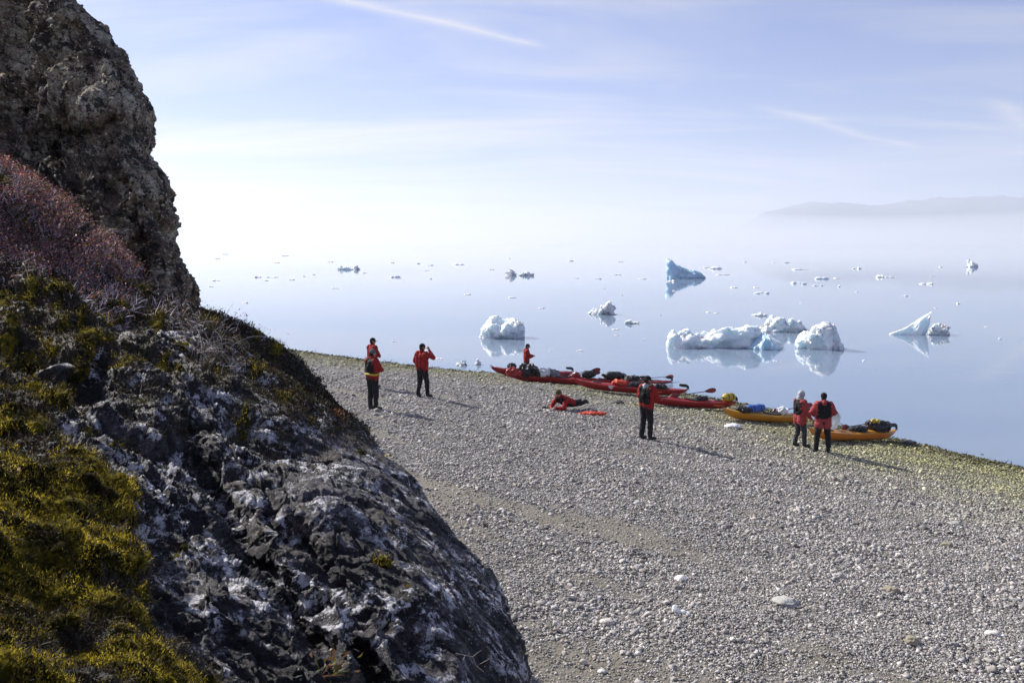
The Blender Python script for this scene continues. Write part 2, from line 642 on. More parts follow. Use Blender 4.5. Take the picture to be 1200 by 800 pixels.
def hills(name, x0, x1, y0, depth, prof, seed, label):
    nx, ny = 260, 40
    X, Y = np.meshgrid(np.linspace(x0, x1, nx), np.linspace(0, 1, ny))
    hp = np.interp(X, [p[0] for p in prof], [p[1] for p in prof])
    P = np.stack([X.ravel() / 900, Y.ravel() * depth / 900, X.ravel() * 0], 1)
    r = (0.5 + 0.5 * ridged(P, 5, seed) / 1.4).reshape(X.shape)
    env = np.sin(np.clip(Y, 0, 1) * PI) ** 0.7
    Z = hp * env * (0.72 + 0.35 * r) - 3
    V = np.stack([X, y0 + Y * depth, Z], 2).reshape(-1, 3)
    t = NT(name + '_rock')
    co = t.coord()
    c = t.ramp(t.noise(co, 0.004, 8, 0.6), [(0.35, (0.05, 0.055, 0.05)), (0.65, (0.16, 0.15, 0.14))])
    t.bsdf(c, 0.9, 0, None, 0.2)
    o = mesh_np('hills', V, grid_faces(ny, nx), t.m)
    tag(o, kind='structure', label=label)
    return o


D1 = 7600.0
hills('hills', 1900, 9500, D1, 2600, [(1900, 5), (2300, 120), (2700, 330), (3100, 400), (3500, 385), (4000, 420), (5000, 455), (7000, 430), (9500, 300)], 5,
      'low blue mountain ridge above the fog at the right')
hills('hills', -6500, 500, 10600, 2300, [(-6500, 300), (-4500, 380), (-2600, 430), (-1500, 420), (-600, 280), (500, 60)], 9,
      'barely visible mountain behind haze left of centre')

# ------------------------------------------------------------------ beach
aa = np.concatenate([np.linspace(-160, -8, 24)[:-1], np.arange(-8, 33.5, 0.16), np.linspace(33.5, 60, 14)[1:]])
bb = np.concatenate([np.linspace(-420, -62, 40)[:-1], np.arange(-62, 2, 0.2), np.linspace(2, 120, 50)[1:]])
A, B = np.meshgrid(aa, bb)
X = ((A + B) / math.sqrt(2)).ravel()
Y = ((A - B) / math.sqrt(2)).ravel()
Z = ground(X, Y)
Pg = np.stack([X, Y, X * 0], 1)
dsh = (shore_a(B.ravel()) - A.ravel())


def beach_relief(P):
    return 0.06 * fbm(P * 0.35, 3, 21) + 0.02 * fbm(P * 1.7, 3, 22)


def sand_mask(P):
    """bare sandy or fine patches (1) against coarse shingle (0)"""
    a_ = (P[:, 0] + P[:, 1]) / math.sqrt(2); b_ = (P[:, 0] - P[:, 1]) / math.sqrt(2)
    d_ = shore_a(b_) - a_
    Q = np.stack([a_ * 0.55, b_ * 0.16, a_ * 0], 1)
    n = fbm(Q, 4, 33) + 0.25 * fbm(P * 0.9, 3, 34)
    near = np.exp(-((P[:, 0] - 1.0) / 1.7) ** 2 - ((P[:, 1] - 8.3) / 1.2) ** 2)
    return np.clip(sstep(0.05, 0.5, n + 0.05 * (d_ - 20)) * sstep(9, 16, d_) + 0.9 * near, 0, 1)


relief = beach_relief(Pg) * sstep(0.3, 4, dsh)
Z = Z + relief + 0.012 * fbm(Pg * 7, 2, 25)
sm = sand_mask(Pg)
tint = np.stack([sstep(9, 1.0, dsh + 2.2 * fbm(Pg * 0.5, 3, 40)) * 0.8, sm, sm * 0], 1)
V = np.stack([X, Y, Z], 1)
V[:, :] = V
bo = mesh_np('beach', V, grid_faces(len(bb), len(aa)), M_BEACH, tint)
tag(bo, kind='structure', label='sloping grey shingle beach with sandy patches')


def gz(x, y):
    P = np.array([[x, y, 0.0]])
    a_ = (x + y) / math.sqrt(2); b_ = (x - y) / math.sqrt(2)
    d_ = shore_a(b_) - a_
    return float(ground(x, y) + beach_relief(P)[0] * sstep(0.3, 4, d_))


# ---- stones
def ico(sub):
    bm = bmesh.new()
    bmesh.ops.create_icosphere(bm, subdivisions=sub, radius=1.0)
    bm.verts.ensure_lookup_table()
    v = np.array([p.co[:] for p in bm.verts], dtype=np.float32)
    f = np.array([[q.index for q in p.verts] for p in bm.faces], dtype=np.int32)
    bm.free()
    return v, f


def visible(P, mx=70, my=60):
    rel = P - np.array([0, 0, CAM_Z])
    fz = rel[:, 1] * CT - rel[:, 2] * ST
    up = rel[:, 1] * ST + rel[:, 2] * CT
    u = 600 + 1000 * rel[:, 0] / np.maximum(fz, 0.1)
    v = 400 - 1000 * up / np.maximum(fz, 0.1)
    return (fz > 1) & (u > 150 - mx) & (u < 1200 + mx) & (v < 800 + my) & (v > 380), u, v, fz


def stones(n_try, vr, rad, sub, seed, keep_sand, dens_fn=None):
    """loose stones; thinned with distance so that near ground is covered by small shingle too"""
    rs = np.random.RandomState(seed)
    u = rs.uniform(190, 1330, n_try); vv = rs.uniform(vr[0], vr[1], n_try)
    rx = (u - 600) / 1000; ru = (400 - vv) / 1000
    ry = CT + ru * ST; rz = -ST + ru * CT
    t = (CAM_Z - 1.2) / -rz
    for _ in range(14):
        t = 0.5 * t + 0.5 * (CAM_Z - ground(rx * t, ry * t)) / -rz
    x = rx * t; y = ry * t
    a_ = (x + y) / math.sqrt(2); b_ = (x - y) / math.sqrt(2)
    d_ = shore_a(b_) - a_
    fz = t
    P = np.stack([x, y, ground(x, y)], 1)
    ok = (d_ > -0.8) & (fz > 3) & (fz < 70)
    P0 = P.copy(); P0[:, 2] = 0
    ok &= rs.rand(n_try) < 1 - (1 - keep_sand) * sand_mask(P0)
    if dens_fn is not None:
        ok &= dens_fn(d_, fz, rs.rand(n_try), P0)
    P, P0, d_, fz = P[ok], P0[ok], d_[ok], fz[ok]
    P[:, 2] += beach_relief(P0) * sstep(0.3, 4, d_)
    n = len(P)
    base, tri = ico(sub)
    r = rad(rs, n, d_, fz)
    S = np.stack([r * rs.uniform(0.8, 1.5, n), r * rs.uniform(0.7, 1.1, n), r * rs.uniform(0.4, 0.8, n)], 1)
    ang = rs.uniform(0, 2 * PI, n)
    tlt = rs.normal(0, 0.3, n); tl2 = rs.normal(0, 0.3, n)
    V = base[None] * S[:, None, :]
    V = V * (1 + 0.17 * rs.normal(size=(n, len(base), 1))).clip(0.6, 1.35)
    y1 = V[..., 1] * np.cos(tlt)[:, None] - V[..., 2] * np.sin(tlt)[:, None]
    z1 = V[..., 1] * np.sin(tlt)[:, None] + V[..., 2] * np.cos(tlt)[:, None]
    x1 = V[..., 0] * np.cos(tl2)[:, None] + z1 * np.sin(tl2)[:, None]
    z1 = -V[..., 0] * np.sin(tl2)[:, None] + z1 * np.cos(tl2)[:, None]
    c, s = np.cos(ang)[:, None], np.sin(ang)[:, None]
    V = np.stack([x1 * c - y1 * s, x1 * s + y1 * c, z1], 2) + P[:, None, :]
    V[..., 2] += (S[:, 2] * rs.uniform(0.1, 0.7, n))[:, None]
    Fc = tri[None] + (np.arange(n) * len(base))[:, None, None]
    g = np.clip(rs.lognormal(math.log(0.37), 0.32, n), 0.09, 0.75)
    hue = rs.normal(0, 0.03, (n, 1)) * np.array([[1, 0.1, -1]])
    C = g[:, None] * np.array([[1.0, 0.935, 0.87]]) * (1 + hue)
    alg = sstep(13, 2.0, d_ + 2.2 * fbm(P0 * 0.5, 3, 40)) * rs.uniform(0.6, 1, n)
    C = C * (1 - alg[:, None]) + alg[:, None] * C * np.array([[0.90, 0.94, 0.38]])
    wet = sstep(2.0, 0.3, d_ + rs.normal(0, .25, n))[:, None]
    C = C * (1 - 0.62 * wet)
    C = np.repeat(C, len(base), 0)
    return V.reshape(-1, 3), Fc.reshape(-1, 3), C


def r_all(rs, n, d, fz):
    base = 0.0096 + 0.00055 * (fz - 8)
    return np.clip(rs.lognormal(0, 0.38, n) * base, 0.008, 0.14)


def r_cob(rs, n, d, fz):
    base = 0.024 + 0.0006 * (fz - 8)
    return np.clip(rs.lognormal(0, 0.32, n) * base, 0.02, 0.17)


parts = []
parts.append(stones(560000, (400, 860), r_all, 1, 1, 0.30, lambda d, fz, r, P: r < np.clip(fz / 26, 0.45, 1)))
parts.append(stones(62000, (400, 860), r_cob, 2, 2, 0.12, lambda d, fz, r, P: r < (0.10 + 0.9 * sstep(-0.1, 0.45, fbm(P * 0.45, 3, 71))) * np.clip(fz / 22, 0.35, 1) * np.clip(1.15 - 0.045 * (d - 8), 0.3, 1)))
off = 0
Vs, Fs, Cs = [], [], []
for v_, f_, c_ in parts:
    Vs.append(v_); Fs.append(f_ + off); Cs.append(c_); off += len(v_)
Vs = np.concatenate(Vs); Fs = np.concatenate(Fs); Cs = np.concatenate(Cs)
print('stone verts', len(Vs), 'tris', len(Fs))
so_ = mesh_np('shingle', Vs, Fs, M_STONE, Cs, smooth=True)
tag(so_, kind='stuff', label='loose grey and algae tinted shingle covering the beach')
del Vs, Fs, Cs, parts

# ------------------------------------------------------------------ foreground rock: helpers


def screen_grid(U, Vv, D):
    """points at forward depth D on the sight lines through picture points"""
    x = (U - 600) / 1000; u = (400 - Vv) / 1000
    return np.stack([x * D, (CT + u * ST) * D, CAM_Z + (-ST + u * CT) * D], -1)


def rock_sheet(vrow, xs, ds, uL, dl, n_t, n_back, R, power=1.2, drop=3.0, extra=None, round_w=0.16):
    """a rock flank: from its near left side, over the face, round its skyline and down the far side"""
    n_v = len(vrow)
    t = np.linspace(0, 1, n_t) ** 0.85
    Uf = uL + (xs[:, None] - uL) * t[None]
    Vf_ = np.repeat(vrow[:, None], n_t, 1)
    q = np.clip((t - (1 - round_w)) / round_w, 0, 1)
    Dm = dl[:, None] + (ds[:, None] - R[:, None] - dl[:, None]) * (t[None] ** power) + R[:, None] * (1 - np.sqrt(1 - q ** 2))[None]
    if extra is not None:
        Dm = Dm + extra(Uf, Vf_) * (1 - q[None] ** 2)
    front = screen_grid(Uf, Vf_, Dm)
    # far side
    Ps = front[:, -1]
    fw = Ps - np.array([0, 0, CAM_Z]); fw /= np.linalg.norm(fw, axis=1)[:, None]
    tx = np.gradient(xs); ty = np.gradient(vrow)
    k = 9
    ker = np.ones(2 * k + 1) / (2 * k + 1)
    nx_, ny_ = ty, tx        # outward: right and up in the picture
    nx_ = np.convolve(np.pad(nx_, k, 'edge'), ker, 'valid'); ny_ = np.convolve(np.pad(ny_, k, 'edge'), ker, 'valid')
    ln = np.hypot(nx_, ny_); nx_, ny_ = nx_ / ln, ny_ / ln
    outw = np.stack([nx_, ny_ * ST, ny_ * CT], 1)
    back = []
    for j in range(1, n_back + 1):
        s = j / n_back
        ph = min(s * 1.6, 1) * PI * 0.55
        P = Ps + fw * (R * math.sin(ph))[:, None] * 1.0 - outw * (R * (1 - math.cos(ph)))[:, None]
        if s > 0.625:
            e = (s - 0.625) / 0.375
            P = P - outw * (e * drop) + fw * (e * drop * 0.15)
        back.append(P)
    back = np.stack(back, 1)
    G = np.concatenate([front, back], 1)
    return G, Uf, Vf_, t


def aniso(P, ax, k):
    """squeeze the noise space along one axis so that relief runs along it"""
    ax = np.array(ax) / np.linalg.norm(ax)
    d = P @ ax
    return P - np.outer(d, ax) * (1 - k)


# ------------------------------------------------------------------ cliff (upper left)
n_v = 620
v = np.linspace(-95, 470, n_v)
xs = np.interp(v, [-260, -120, -40, 0, 18, 30, 55, 62, 90, 110, 125, 132, 150, 170, 184, 196, 203, 222, 240, 262, 282, 300, 322, 345, 360, 470],
               [-60, 20, 66, 90, 108, 122, 140, 150, 163, 169, 177, 178, 170, 174, 171, 184, 195, 203, 204, 212, 210, 218, 224, 229, 226, 232])
ds = np.interp(v, [-260, 0, 130, 200, 350, 470], [13.5, 12.5, 12.0, 11.7, 11.2, 11.0])
dl = np.interp(v, [-260, 0, 130, 200, 350, 470], [27.0, 20.5, 14.6, 13.2, 11.8, 11.0])
R = np.full(n_v, 1.3)


def cliff_extra(U, V_):
    shp = U.shape
    Q = np.stack([U.ravel() / 60, V_.ravel() / 60, U.ravel() * 0], 1)
    n = fbm(Q, 4, 61).reshape(shp)
    line = 118 + 0.10 * U + 14 * n
    # overhanging block top left, hollow under it
    hollow = sstep(0, 14, V_ - line) * sstep(120, 30, V_ - line) * sstep(150, 105, U + 14 * n)
    cave = np.exp(-(((U - 84 - 8 * n) / 24) ** 2 + ((V_ - 165) / 36) ** 2) ** 1.5)
    groove = np.exp(-((U - (118 + 0.5 * (V_ - 200)) + 10 * n) / 12) ** 2) * sstep(150, 200, V_) * sstep(300, 250, V_)
    rib = np.exp(-((U - 112 - 10 * n) / 95) ** 2)
    return 0.9 * hollow + 2.0 * cave + 0.35 * groove - 0.9 * rib * sstep(420, 250, V_) - 0.25 * n


R = np.full(n_v, 0.9)
G, Uf, Vf_, t = rock_sheet(v, xs, ds, -320.0, dl, 620, 70, R, 1.0, 3.0, cliff_extra, 0.08)
N = -grid_normals(G)
sh = G.shape
P = G.reshape(-1, 3); Nn = N.reshape(-1, 3)
cm = np.array([0, 0, CAM_Z])
if (Nn[: 620 * 620].reshape(-1, 3) * (cm - P[: 620 * 620])).sum() < 0:
    Nn = -Nn
Pa = aniso(P, (0.5, 0.2, -0.85), 0.55)
disp = 0.20 * fbm(P * 0.8, 3, 50) + 0.06 * ridged(Pa * 2.1, 4, 51) * 0.6 + 0.03 * fbm(P * 5.5, 4, 52) + 0.022 * ridged(P * 11, 3, 53)
for k_, am_, sd_ in ((0.8, 0.10, 311), (2.2, 0.06, 312), (6.0, 0.03, 313)):
    q_ = fbm(Pa * k_, 3, sd_) * 4
    disp += am_ * (np.floor(q_) + sstep(0.44, 0.56, q_ - np.floor(q_))) * 0.8
disp += 0  + 0.012 * fbm(P * 40, 3, 54)
c_ = pnoise(Pa * 3.3, 59)
disp -= 0.10 * np.exp(-(c_ / 0.035) ** 2)
pits = np.clip(pnoise(P * 17, 57) - 0.25, 0, 1)
disp -= 0.09 * pits * sstep(-0.1, 0.3, fbm(P * 0.7, 2, 58))
disp -= disp.mean()
skyl_f = 1 - 0.55 * np.concatenate([sstep(0.72, 0.95, t), np.ones(70)])
disp = (disp.reshape(sh[:2]) * skyl_f[None]).ravel() - 0.03
P = P + Nn * disp[:, None]
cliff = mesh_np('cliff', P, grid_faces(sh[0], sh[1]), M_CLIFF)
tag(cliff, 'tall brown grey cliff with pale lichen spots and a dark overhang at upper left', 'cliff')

# ------------------------------------------------------------------ boulder slope (lower left)
n_v, n_t, n_b = 860, 860, 80
v = np.linspace(110, 1180, n_v)
xs = np.interp(v, [110, 190, 232, 290, 340, 352, 362, 375, 392, 410, 440, 480, 520, 560, 615, 670, 705, 740, 770, 800, 900, 1180],
               [-120, 0, 60, 130, 176, 205, 232, 270, 304, 336, 368, 411, 450, 487, 530, 566, 588, 603, 611, 613, 612, 590])
ds = np.interp(v, [110, 190, 290, 352, 410, 480, 560, 670, 800, 1180], [10.9, 10.4, 10.0, 9.8, 9.4, 8.7, 7.8, 6.7, 5.9, 5.0])
dl = np.interp(v, [110, 200, 300, 400, 500, 600, 800, 1180], [10.5, 8.8, 7.0, 5.0, 3.6, 2.8, 1.85, 1.3])
R = np.interp(v, [110, 352, 410, 560, 800, 1180], [0.5, 0.6, 0.8, 1.1, 1.3, 1.3])


def moss_region(U, V_):
    """1 where moss and heath cover the lower left slope"""
    Q = np.stack([U.ravel() / 70, V_.ravel() / 70, U.ravel() * 0], 1)
    n = fbm(Q, 4, 81).reshape(U.shape)
    edge = np.interp(V_, [330, 380, 420, 470, 540, 600, 680, 740, 800, 900], [210, 150, 110, 60, 100, 145, 168, 205, 285, 400])
    return sstep(18, -18, U - edge + 34 * n)


def slope_extra(U, V_):
    Q = np.stack([U.ravel() / 110, V_.ravel() / 110, U.ravel() * 0], 1)
    n = fbm(Q, 3, 82).reshape(U.shape)
    m = moss_region(U, V_)
    # diagonal gullies and ledges that run down the face
    g1 = np.exp(-((U - (215 + 0.62 * (V_ - 500)) + 16 * n) / 13) ** 2) * sstep(470, 530, V_) * sstep(820, 700, V_)
    g2 = np.exp(-((U - (330 + 0.55 * (V_ - 600)) + 18 * n) / 16) ** 2) * sstep(590, 650, V_)
    g3 = sstep(-14, 14, U - (120 + 1.0 * (V_ - 420)) + 16 * n) * sstep(60, -10, U - (120 + 1.0 * (V_ - 420)) - 30)
    return -0.22 * m + 0.40 * g1 + 0.32 * g2 + 0.14 * g3 * sstep(400, 440, V_) + 0.12 * n


G, Uf, Vf_, t = rock_sheet(v, xs, ds, -330.0, dl, n_t, n_b, R, 1.25, 3.5, slope_extra, 0.15)
N = grid_normals(G)
sh = G.shape
fr = np.zeros(sh[:2], bool); fr[:, :n_t] = True
if (N[:, :n_t] * (cm - G[:, :n_t])).sum() < 0:
    N = -N
P = G.reshape(-1, 3); Nn = N.reshape(-1, 3)
Pa = aniso(P, (0.62, -0.25, -0.74), 0.35)
near = np.clip(np.linalg.norm(P - cm, axis=1) / 6.0, 0.35, 1.2)
disp = 0.16 * fbm(P * 0.9, 3, 90) + 0.05 * ridged(Pa * 1.7, 3, 91) * 0.7 + 0.014 * fbm(Pa * 6, 4, 92) + 0.013 * ridged(P * 13, 4, 93) + 0.010 * fbm(P * 40, 4, 94)
for k_, am_, sd_ in ((0.9, 0.045, 301), (2.6, 0.024, 302), (7.5, 0.012, 303)):
    q_ = fbm(Pa * k_, 3, sd_) * 4
    disp += am_ * (np.floor(q_) + sstep(0.44, 0.56, q_ - np.floor(q_))) * 0.8
for k_, sd_ in ((1.4, 195), (4.4, 196)):
    disp -= 0.10 / k_ ** 0.5 * np.exp(-(pnoise(Pa * k_, sd_) / 0.03) ** 2)
c_ = pnoise(Pa * 3.0, 95)
disp -= 0.08 * np.exp(-(c_ / 0.03) ** 2)
skyl_f = 1 - 0.6 * np.concatenate([sstep(0.72, 0.95, t), np.ones(n_b)])
disp = (disp - disp.mean()) * near
disp = (disp.reshape(sh[:2]) * skyl_f[None]).ravel() - 0.02
P = P + Nn * disp[:, None]
Ud = np.concatenate([Uf, np.repeat(Uf[:, -1:], n_b, 1)], 1)
Vd = np.concatenate([Vf_, np.repeat(Vf_[:, -1:], n_b, 1)], 1)
mreg = moss_region(Ud, Vd)
soil = sstep(0.35, 0.7, mreg + 0.35 * fbm(P * 4, 4, 97).reshape(sh[:2]))
Q = np.stack([Ud.ravel() / 45, Vd.ravel() / 45, Ud.ravel() * 0], 1)
fringe_n = fbm(Q, 4, 98).reshape(sh[:2])
soil = np.maximum(soil, sstep(0.0, 0.25, fringe_n + 0.10) * sstep(560, 430, Vd) * 0.9)
tint = np.stack([soil.ravel(), soil.ravel() * 0, soil.ravel() * 0], 1)
# the slope goes on to the left, out of the picture
nx_e = 14
Pg_ = P.reshape(sh)
ej = np.arange(nx_e, 0, -1.0)
ext = Pg_[:, :1] + np.stack([-0.45 * ej, 0.06 * ej, -0.012 * ej ** 2], 1)[None]
en = 0.12 * fbm(ext.reshape(-1, 3) * 1.3, 4, 140).reshape(ext.shape[:2])
ext[..., 2] += en
Pe = np.concatenate([ext, Pg_], 1)
te = np.concatenate([np.repeat(tint.reshape(sh)[:, :1], nx_e, 1), tint.reshape(sh)], 1)
boulder = mesh_np('boulder', Pe.reshape(-1, 3), grid_faces(sh[0], sh[1] + nx_e), M_BOULDER, te.reshape(-1, 3))
tag(boulder, 'huge dark boulder flank crusted with white and black lichen sloping down to the beach', 'boulder')

# moss cushions: a lumpy sheet lying over the rock where the moss grows
Gp = P.reshape(sh)[:, :n_t]
Np = grid_normals(Gp)
if (Np * (cm - Gp)).sum() < 0:
    Np = -Np
step = 1
Pm = Gp.reshape(-1, 3)
blob = 1 - np.abs(pnoise(Pm * 5.0, 101)) * 1.6
patch = 0.65 * fbm(Pm * 1.7, 4, 102) + 0.55 * fbm(Pm * 5.5, 4, 105)
edge_band = np.interp(Vf_, [330, 380, 420, 470, 540, 600, 680, 740, 800, 900], [210, 150, 110, 60, 100, 145, 168, 205, 285, 400])
mm = moss_region(Uf, Vf_).ravel()
Uflat0, Vflat0 = Uf.ravel(), Vf_.ravel()
low = sstep(330, 470, Vf_.ravel())
near_edge = sstep(150, 20, np.abs(Uf.ravel() - edge_band.ravel() + 40)) * sstep(460, 520, Vf_.ravel())
gold = np.exp(-((Uflat0 - 40) / 110) ** 2 - ((Vflat0 - 760) / 110) ** 2)
mscore = (mm - 0.5) * 2 * 0.7 + patch * 1.9 - 1.0 + 0.55 * near_edge + 0.12 * low - 0.35 * (1 - low) + 0.45 * gold
Q = np.stack([Uf.ravel() / 30, Vf_.ravel() / 30, Uf.ravel() * 0], 1)
small_p = sstep(0.42, 0.6, fbm(Q, 3, 104)) * sstep(560, 380, Vf_.ravel()) * sstep(300, 345, Vf_.ravel())
mscore = np.maximum(mscore, small_p * 0.35 - 0.1)
thick = np.clip(mscore, -0.5, 0.55) * 0.055 + np.where(mscore > 0, 1, 0) * (0.012 * blob * np.clip(mscore * 4, 0, 1)) + 0.012 * fbm(Pm * 30, 3, 103)
dist = np.linalg.norm(Pm - cm, axis=1)
Pm2 = Pm + Np.reshape(-1, 3) * (thick * np.clip(dist / 3.5, 0.5, 1.3))[:, None]
fc = grid_faces(sh[0], n_t)
ms_f = mscore[fc].max(1)
fck = fc[ms_f > -0.03]
used = np.unique(fck)
remap = -np.ones(len(Pm2), np.int64); remap[used] = np.arange(len(used))
moss = mesh_np('moss', Pm2[used], remap[fck], M_MOSS)
tag(moss, kind='stuff', label='yellow green moss cushions over the near slope')

# ------------------------------------------------------------------ small plants


def blades(base, direc, length, width, droop, nseg, col, rs, curl=0.3):
    """narrow leaves or stems; one strip each"""
    n = len(base)
    d = direc / np.linalg.norm(direc, axis=1)[:, None]
    side = np.cross(d, rs.normal(size=(n, 3))); side /= np.linalg.norm(side, axis=1)[:, None] + 1e-9
    cur = base.copy()
    rows = []
    bend = rs.normal(size=(n, 3)) * curl
    for k in range(nseg + 1):
        s = k / nseg
        wd = (width * (1 - 0.85 * s ** 1.5))[:, None]
        rows.append(cur - side * wd * 0.5); rows.append(cur + side * wd * 0.5)
        d = d + bend / nseg + np.array([[0, 0, -1]]) * (droop / nseg)[:, None]
        d /= np.linalg.norm(d, axis=1)[:, None]
        cur = cur + d * (length / nseg)[:, None]
    V = np.stack(rows, 1)
    f = []
    for k in range(nseg):
        f.append([2 * k, 2 * k + 1, 2 * k + 3, 2 * k + 2])
    f = np.array(f)
    Fc = f[None] + (np.arange(n) * (2 * nseg + 2))[:, None, None]
    return V.reshape(-1, 3), Fc.reshape(-1, 4), np.repeat(col, 2 * nseg + 2, 0)


def leaves(base, nrm, size, asp, col, rs):
    """small pointed leaves, each folded along its middle"""
    n = len(base)
    d = nrm + rs.normal(size=(n, 3)) * 0.7
    d /= np.linalg.norm(d, axis=1)[:, None]
    sd = np.cross(d, rs.normal(size=(n, 3))); sd /= np.linalg.norm(sd, axis=1)[:, None] + 1e-9
    up = np.cross(d, sd)
    s = size[:, None]
    p0 = base
    p1 = base + d * s * 0.5 + sd * s * asp * 0.5 + up * s * 0.12
    p2 = base + d * s
    p3 = base + d * s * 0.5 - sd * s * asp * 0.5 + up * s * 0.12
    V = np.stack([p0, p1, p2, p3], 1)
    Fc = np.array([[0, 1, 2], [0, 2, 3]])[None] + (np.arange(n) * 4)[:, None, None]
    return V.reshape(-1, 3), Fc.reshape(-1, 3), np.repeat(col, 4, 0)


def join(parts):
    off = 0; V, Fc, C = [], [], []
    for v_, f_, c_ in parts:
        if f_.shape[1] == 4:
            f_ = np.concatenate([f_[:, [0, 1, 2]], f_[:, [0, 2, 3]]])
        V.append(v_); Fc.append(f_ + off); C.append(c_); off += len(v_)
    return np.concatenate(V), np.concatenate(Fc), np.concatenate(C)


def pick(weight, n, rs):
    """sample surface points of the slope front by a weight per grid vertex"""
    wgt = weight.ravel().clip(0); 
    c = np.cumsum(wgt); idx = np.searchsorted(c, rs.uniform(0, c[-1], n))
    return np.clip(idx, 0, len(wgt) - 1)


def palette(rs, n, cols, probs, var=0.25):
    i = rs.choice(len(cols), n, p=np.array(probs) / sum(probs))
    c = np.array(cols)[i] * np.exp(rs.normal(0, var, (n, 1)))
    return c


inframe = (Uf > -90) & (Uf < 660) & (Vf_ < 870)
areaw = (np.linalg.norm(np.cross(np.gradient(Gp, axis=1), np.gradient(Gp, axis=0)), axis=2) / (np.linalg.norm(Gp - cm, axis=2) ** 2)).astype(np.float64)
rs = np.random.RandomState(5)
# moss tips
wgt = areaw * inframe * (mscore.reshape(Uf.shape) > 0.02)
idx = pick(wgt, 300000, rs)
Np_f = Np.reshape(-1, 3)
dd = dist[idx]
ln = rs.uniform(0.3, 1.0, len(idx)) * np.clip(dd * 0.0042, 0.007, 0.024)
n5 = fbm(Pm2[idx] * 5.5, 4, 110)
cmoss = palette(rs, len(idx), [(0.58, 0.46, 0.03), (0.36, 0.28, 0.018), (0.11, 0.085, 0.012), (0.18, 0.11, 0.02), (0.03, 0.022, 0.008)], [2.5, 3, 2.5, 1.2, 1.5], 0.3)
cmoss *= np.clip(0.85 + 2.0 * n5, 0.06, 2.0)[:, None]
jit = rs.normal(size=(len(idx), 3)) * (0.003 * dd[:, None])
b1 = blades(Pm2[idx] + jit, Np_f[idx] * 0.8 + np.array([[0, 0, 0.6]]) + rs.normal(size=(len(idx), 3)) * 0.55, ln, ln * 0.16, ln * 0, 2, cmoss, rs)
Vb, Fb, Cb = join([b1])
o = mesh_np('moss', Vb, Fb, M_LEAF, Cb, smooth=False)
tag(o, kind='stuff', label='upright yellow green moss tips')

# heath: grey purple twigs with small red and orange leaves
hreg = sstep(40, -10, Vf_ - np.interp(Uf, [-60, 0, 60, 120, 170, 225], [285, 300, 322, 342, 362, 372])) 
Q = np.stack([Uf.ravel() / 40, Vf_.ravel() / 40, Uf.ravel() * 0], 1)
hn = fbm(Q, 3, 120).reshape(Uf.shape)
hreg = hreg * sstep(-0.6, 0.3, hn) * (0.15 + 0.85 * sstep(190, 110, Uf))
wgt = areaw * inframe * hreg
idx = pick(wgt, 12000, rs)
dirs = Np_f[idx] * 0.5 + np.array([[0.45, -0.35, 0.45]]) + rs.normal(size=(len(idx), 3)) * 0.4
ctw = palette(rs, len(idx), [(0.26, 0.20, 0.25), (0.52, 0.46, 0.56), (0.06, 0.04, 0.04), (0.78, 0.74, 0.82)], [3, 3, 2.5, 2], 0.2)
ln = rs.uniform(0.04, 0.17, len(idx))
tw = blades(Pm[idx], dirs, ln, np.full(len(idx), 0.0075), rs.uniform(0, 0.9, len(idx)), 4, ctw, rs, 0.5)
idl = pick(wgt * sstep(360, 300, Vf_) + wgt * 0.15, 46000, rs)
n6 = fbm(Pm[idl] * 2.2, 3, 121)
cl_ = 1.35 * palette(rs, len(idl), [(0.22, 0.05, 0.045), (0.36, 0.13, 0.08), (0.50, 0.30, 0.25), (0.08, 0.028, 0.028), (0.12, 0.12, 0.02), (0.22, 0.16, 0.21), (0.02, 0.015, 0.012)], [1.6, 1.6, 1.4, 3, 1.8, 3, 3], 0.3)
lv = leaves(Pm[idl] + Np_f[idl] * (rs.uniform(0.01, 0.13, (len(idl), 1))) + rs.normal(size=(len(idl), 3)) * 0.02 + np.array([[0.02, 0, 0.02]]), Np_f[idl], rs.uniform(0.014, 0.030, len(idl)), 0.5, cl_, rs)
Vb, Fb, Cb = join([tw, lv])
o = mesh_np('heath', Vb, Fb, M_LEAF, Cb, smooth=False)
tag(o, kind='stuff', label='mat of heath with red leaves and grey purple twigs below the cliff')

# dark heath litter: dense little dark leaves and twigs on the soil, also fringing the skyline of the boulder
sreg = soil[:, :n_t]
wgt = areaw * inframe * sreg * np.where(mscore.reshape(Uf.shape) > 0.1, 0.30, 1.0)
skyl = sstep(0.80, 0.97, np.repeat(t[None], n_v, 0)) * sstep(345, 362, Vf_) * sstep(520, 470, Vf_) * 2.5
idx = pick(wgt + areaw * inframe * skyl, 150000, rs)
cl_ = palette(rs, len(idx), [(0.022, 0.022, 0.012), (0.05, 0.045, 0.016), (0.10, 0.055, 0.03), (0.012, 0.010, 0.010), (0.13, 0.10, 0.05), (0.30, 0.28, 0.27)], [4, 3, 1.5, 4, 1, 0.25], 0.3)
dd = dist[idx][:, None]
off_n = np.clip(fbm(Pm[idx] * 6, 2, 130)[:, None] + 0.2, 0, 1) * 0.07
lv = leaves(Pm[idx] + Np_f[idx] * (off_n * rs.uniform(0, 1, (len(idx), 1))) + rs.normal(size=(len(idx), 3)) * 0.006, Np_f[idx] + np.array([[0, 0, 0.5]]), rs.uniform(0.5, 1.2, len(idx)) * np.clip(dd[:, 0] * 0.003, 0.008, 0.026), 0.45, cl_, rs)
idt = pick(wgt, 9000, rs)
ctw = palette(rs, len(idt), [(0.10, 0.075, 0.05), (0.22, 0.18, 0.14), (0.05, 0.03, 0.02)], [3, 1, 4], 0.3)
ln = rs.uniform(0.02, 0.09, len(idt)) * np.clip(dist[idt] / 4, 0.5, 1.5)
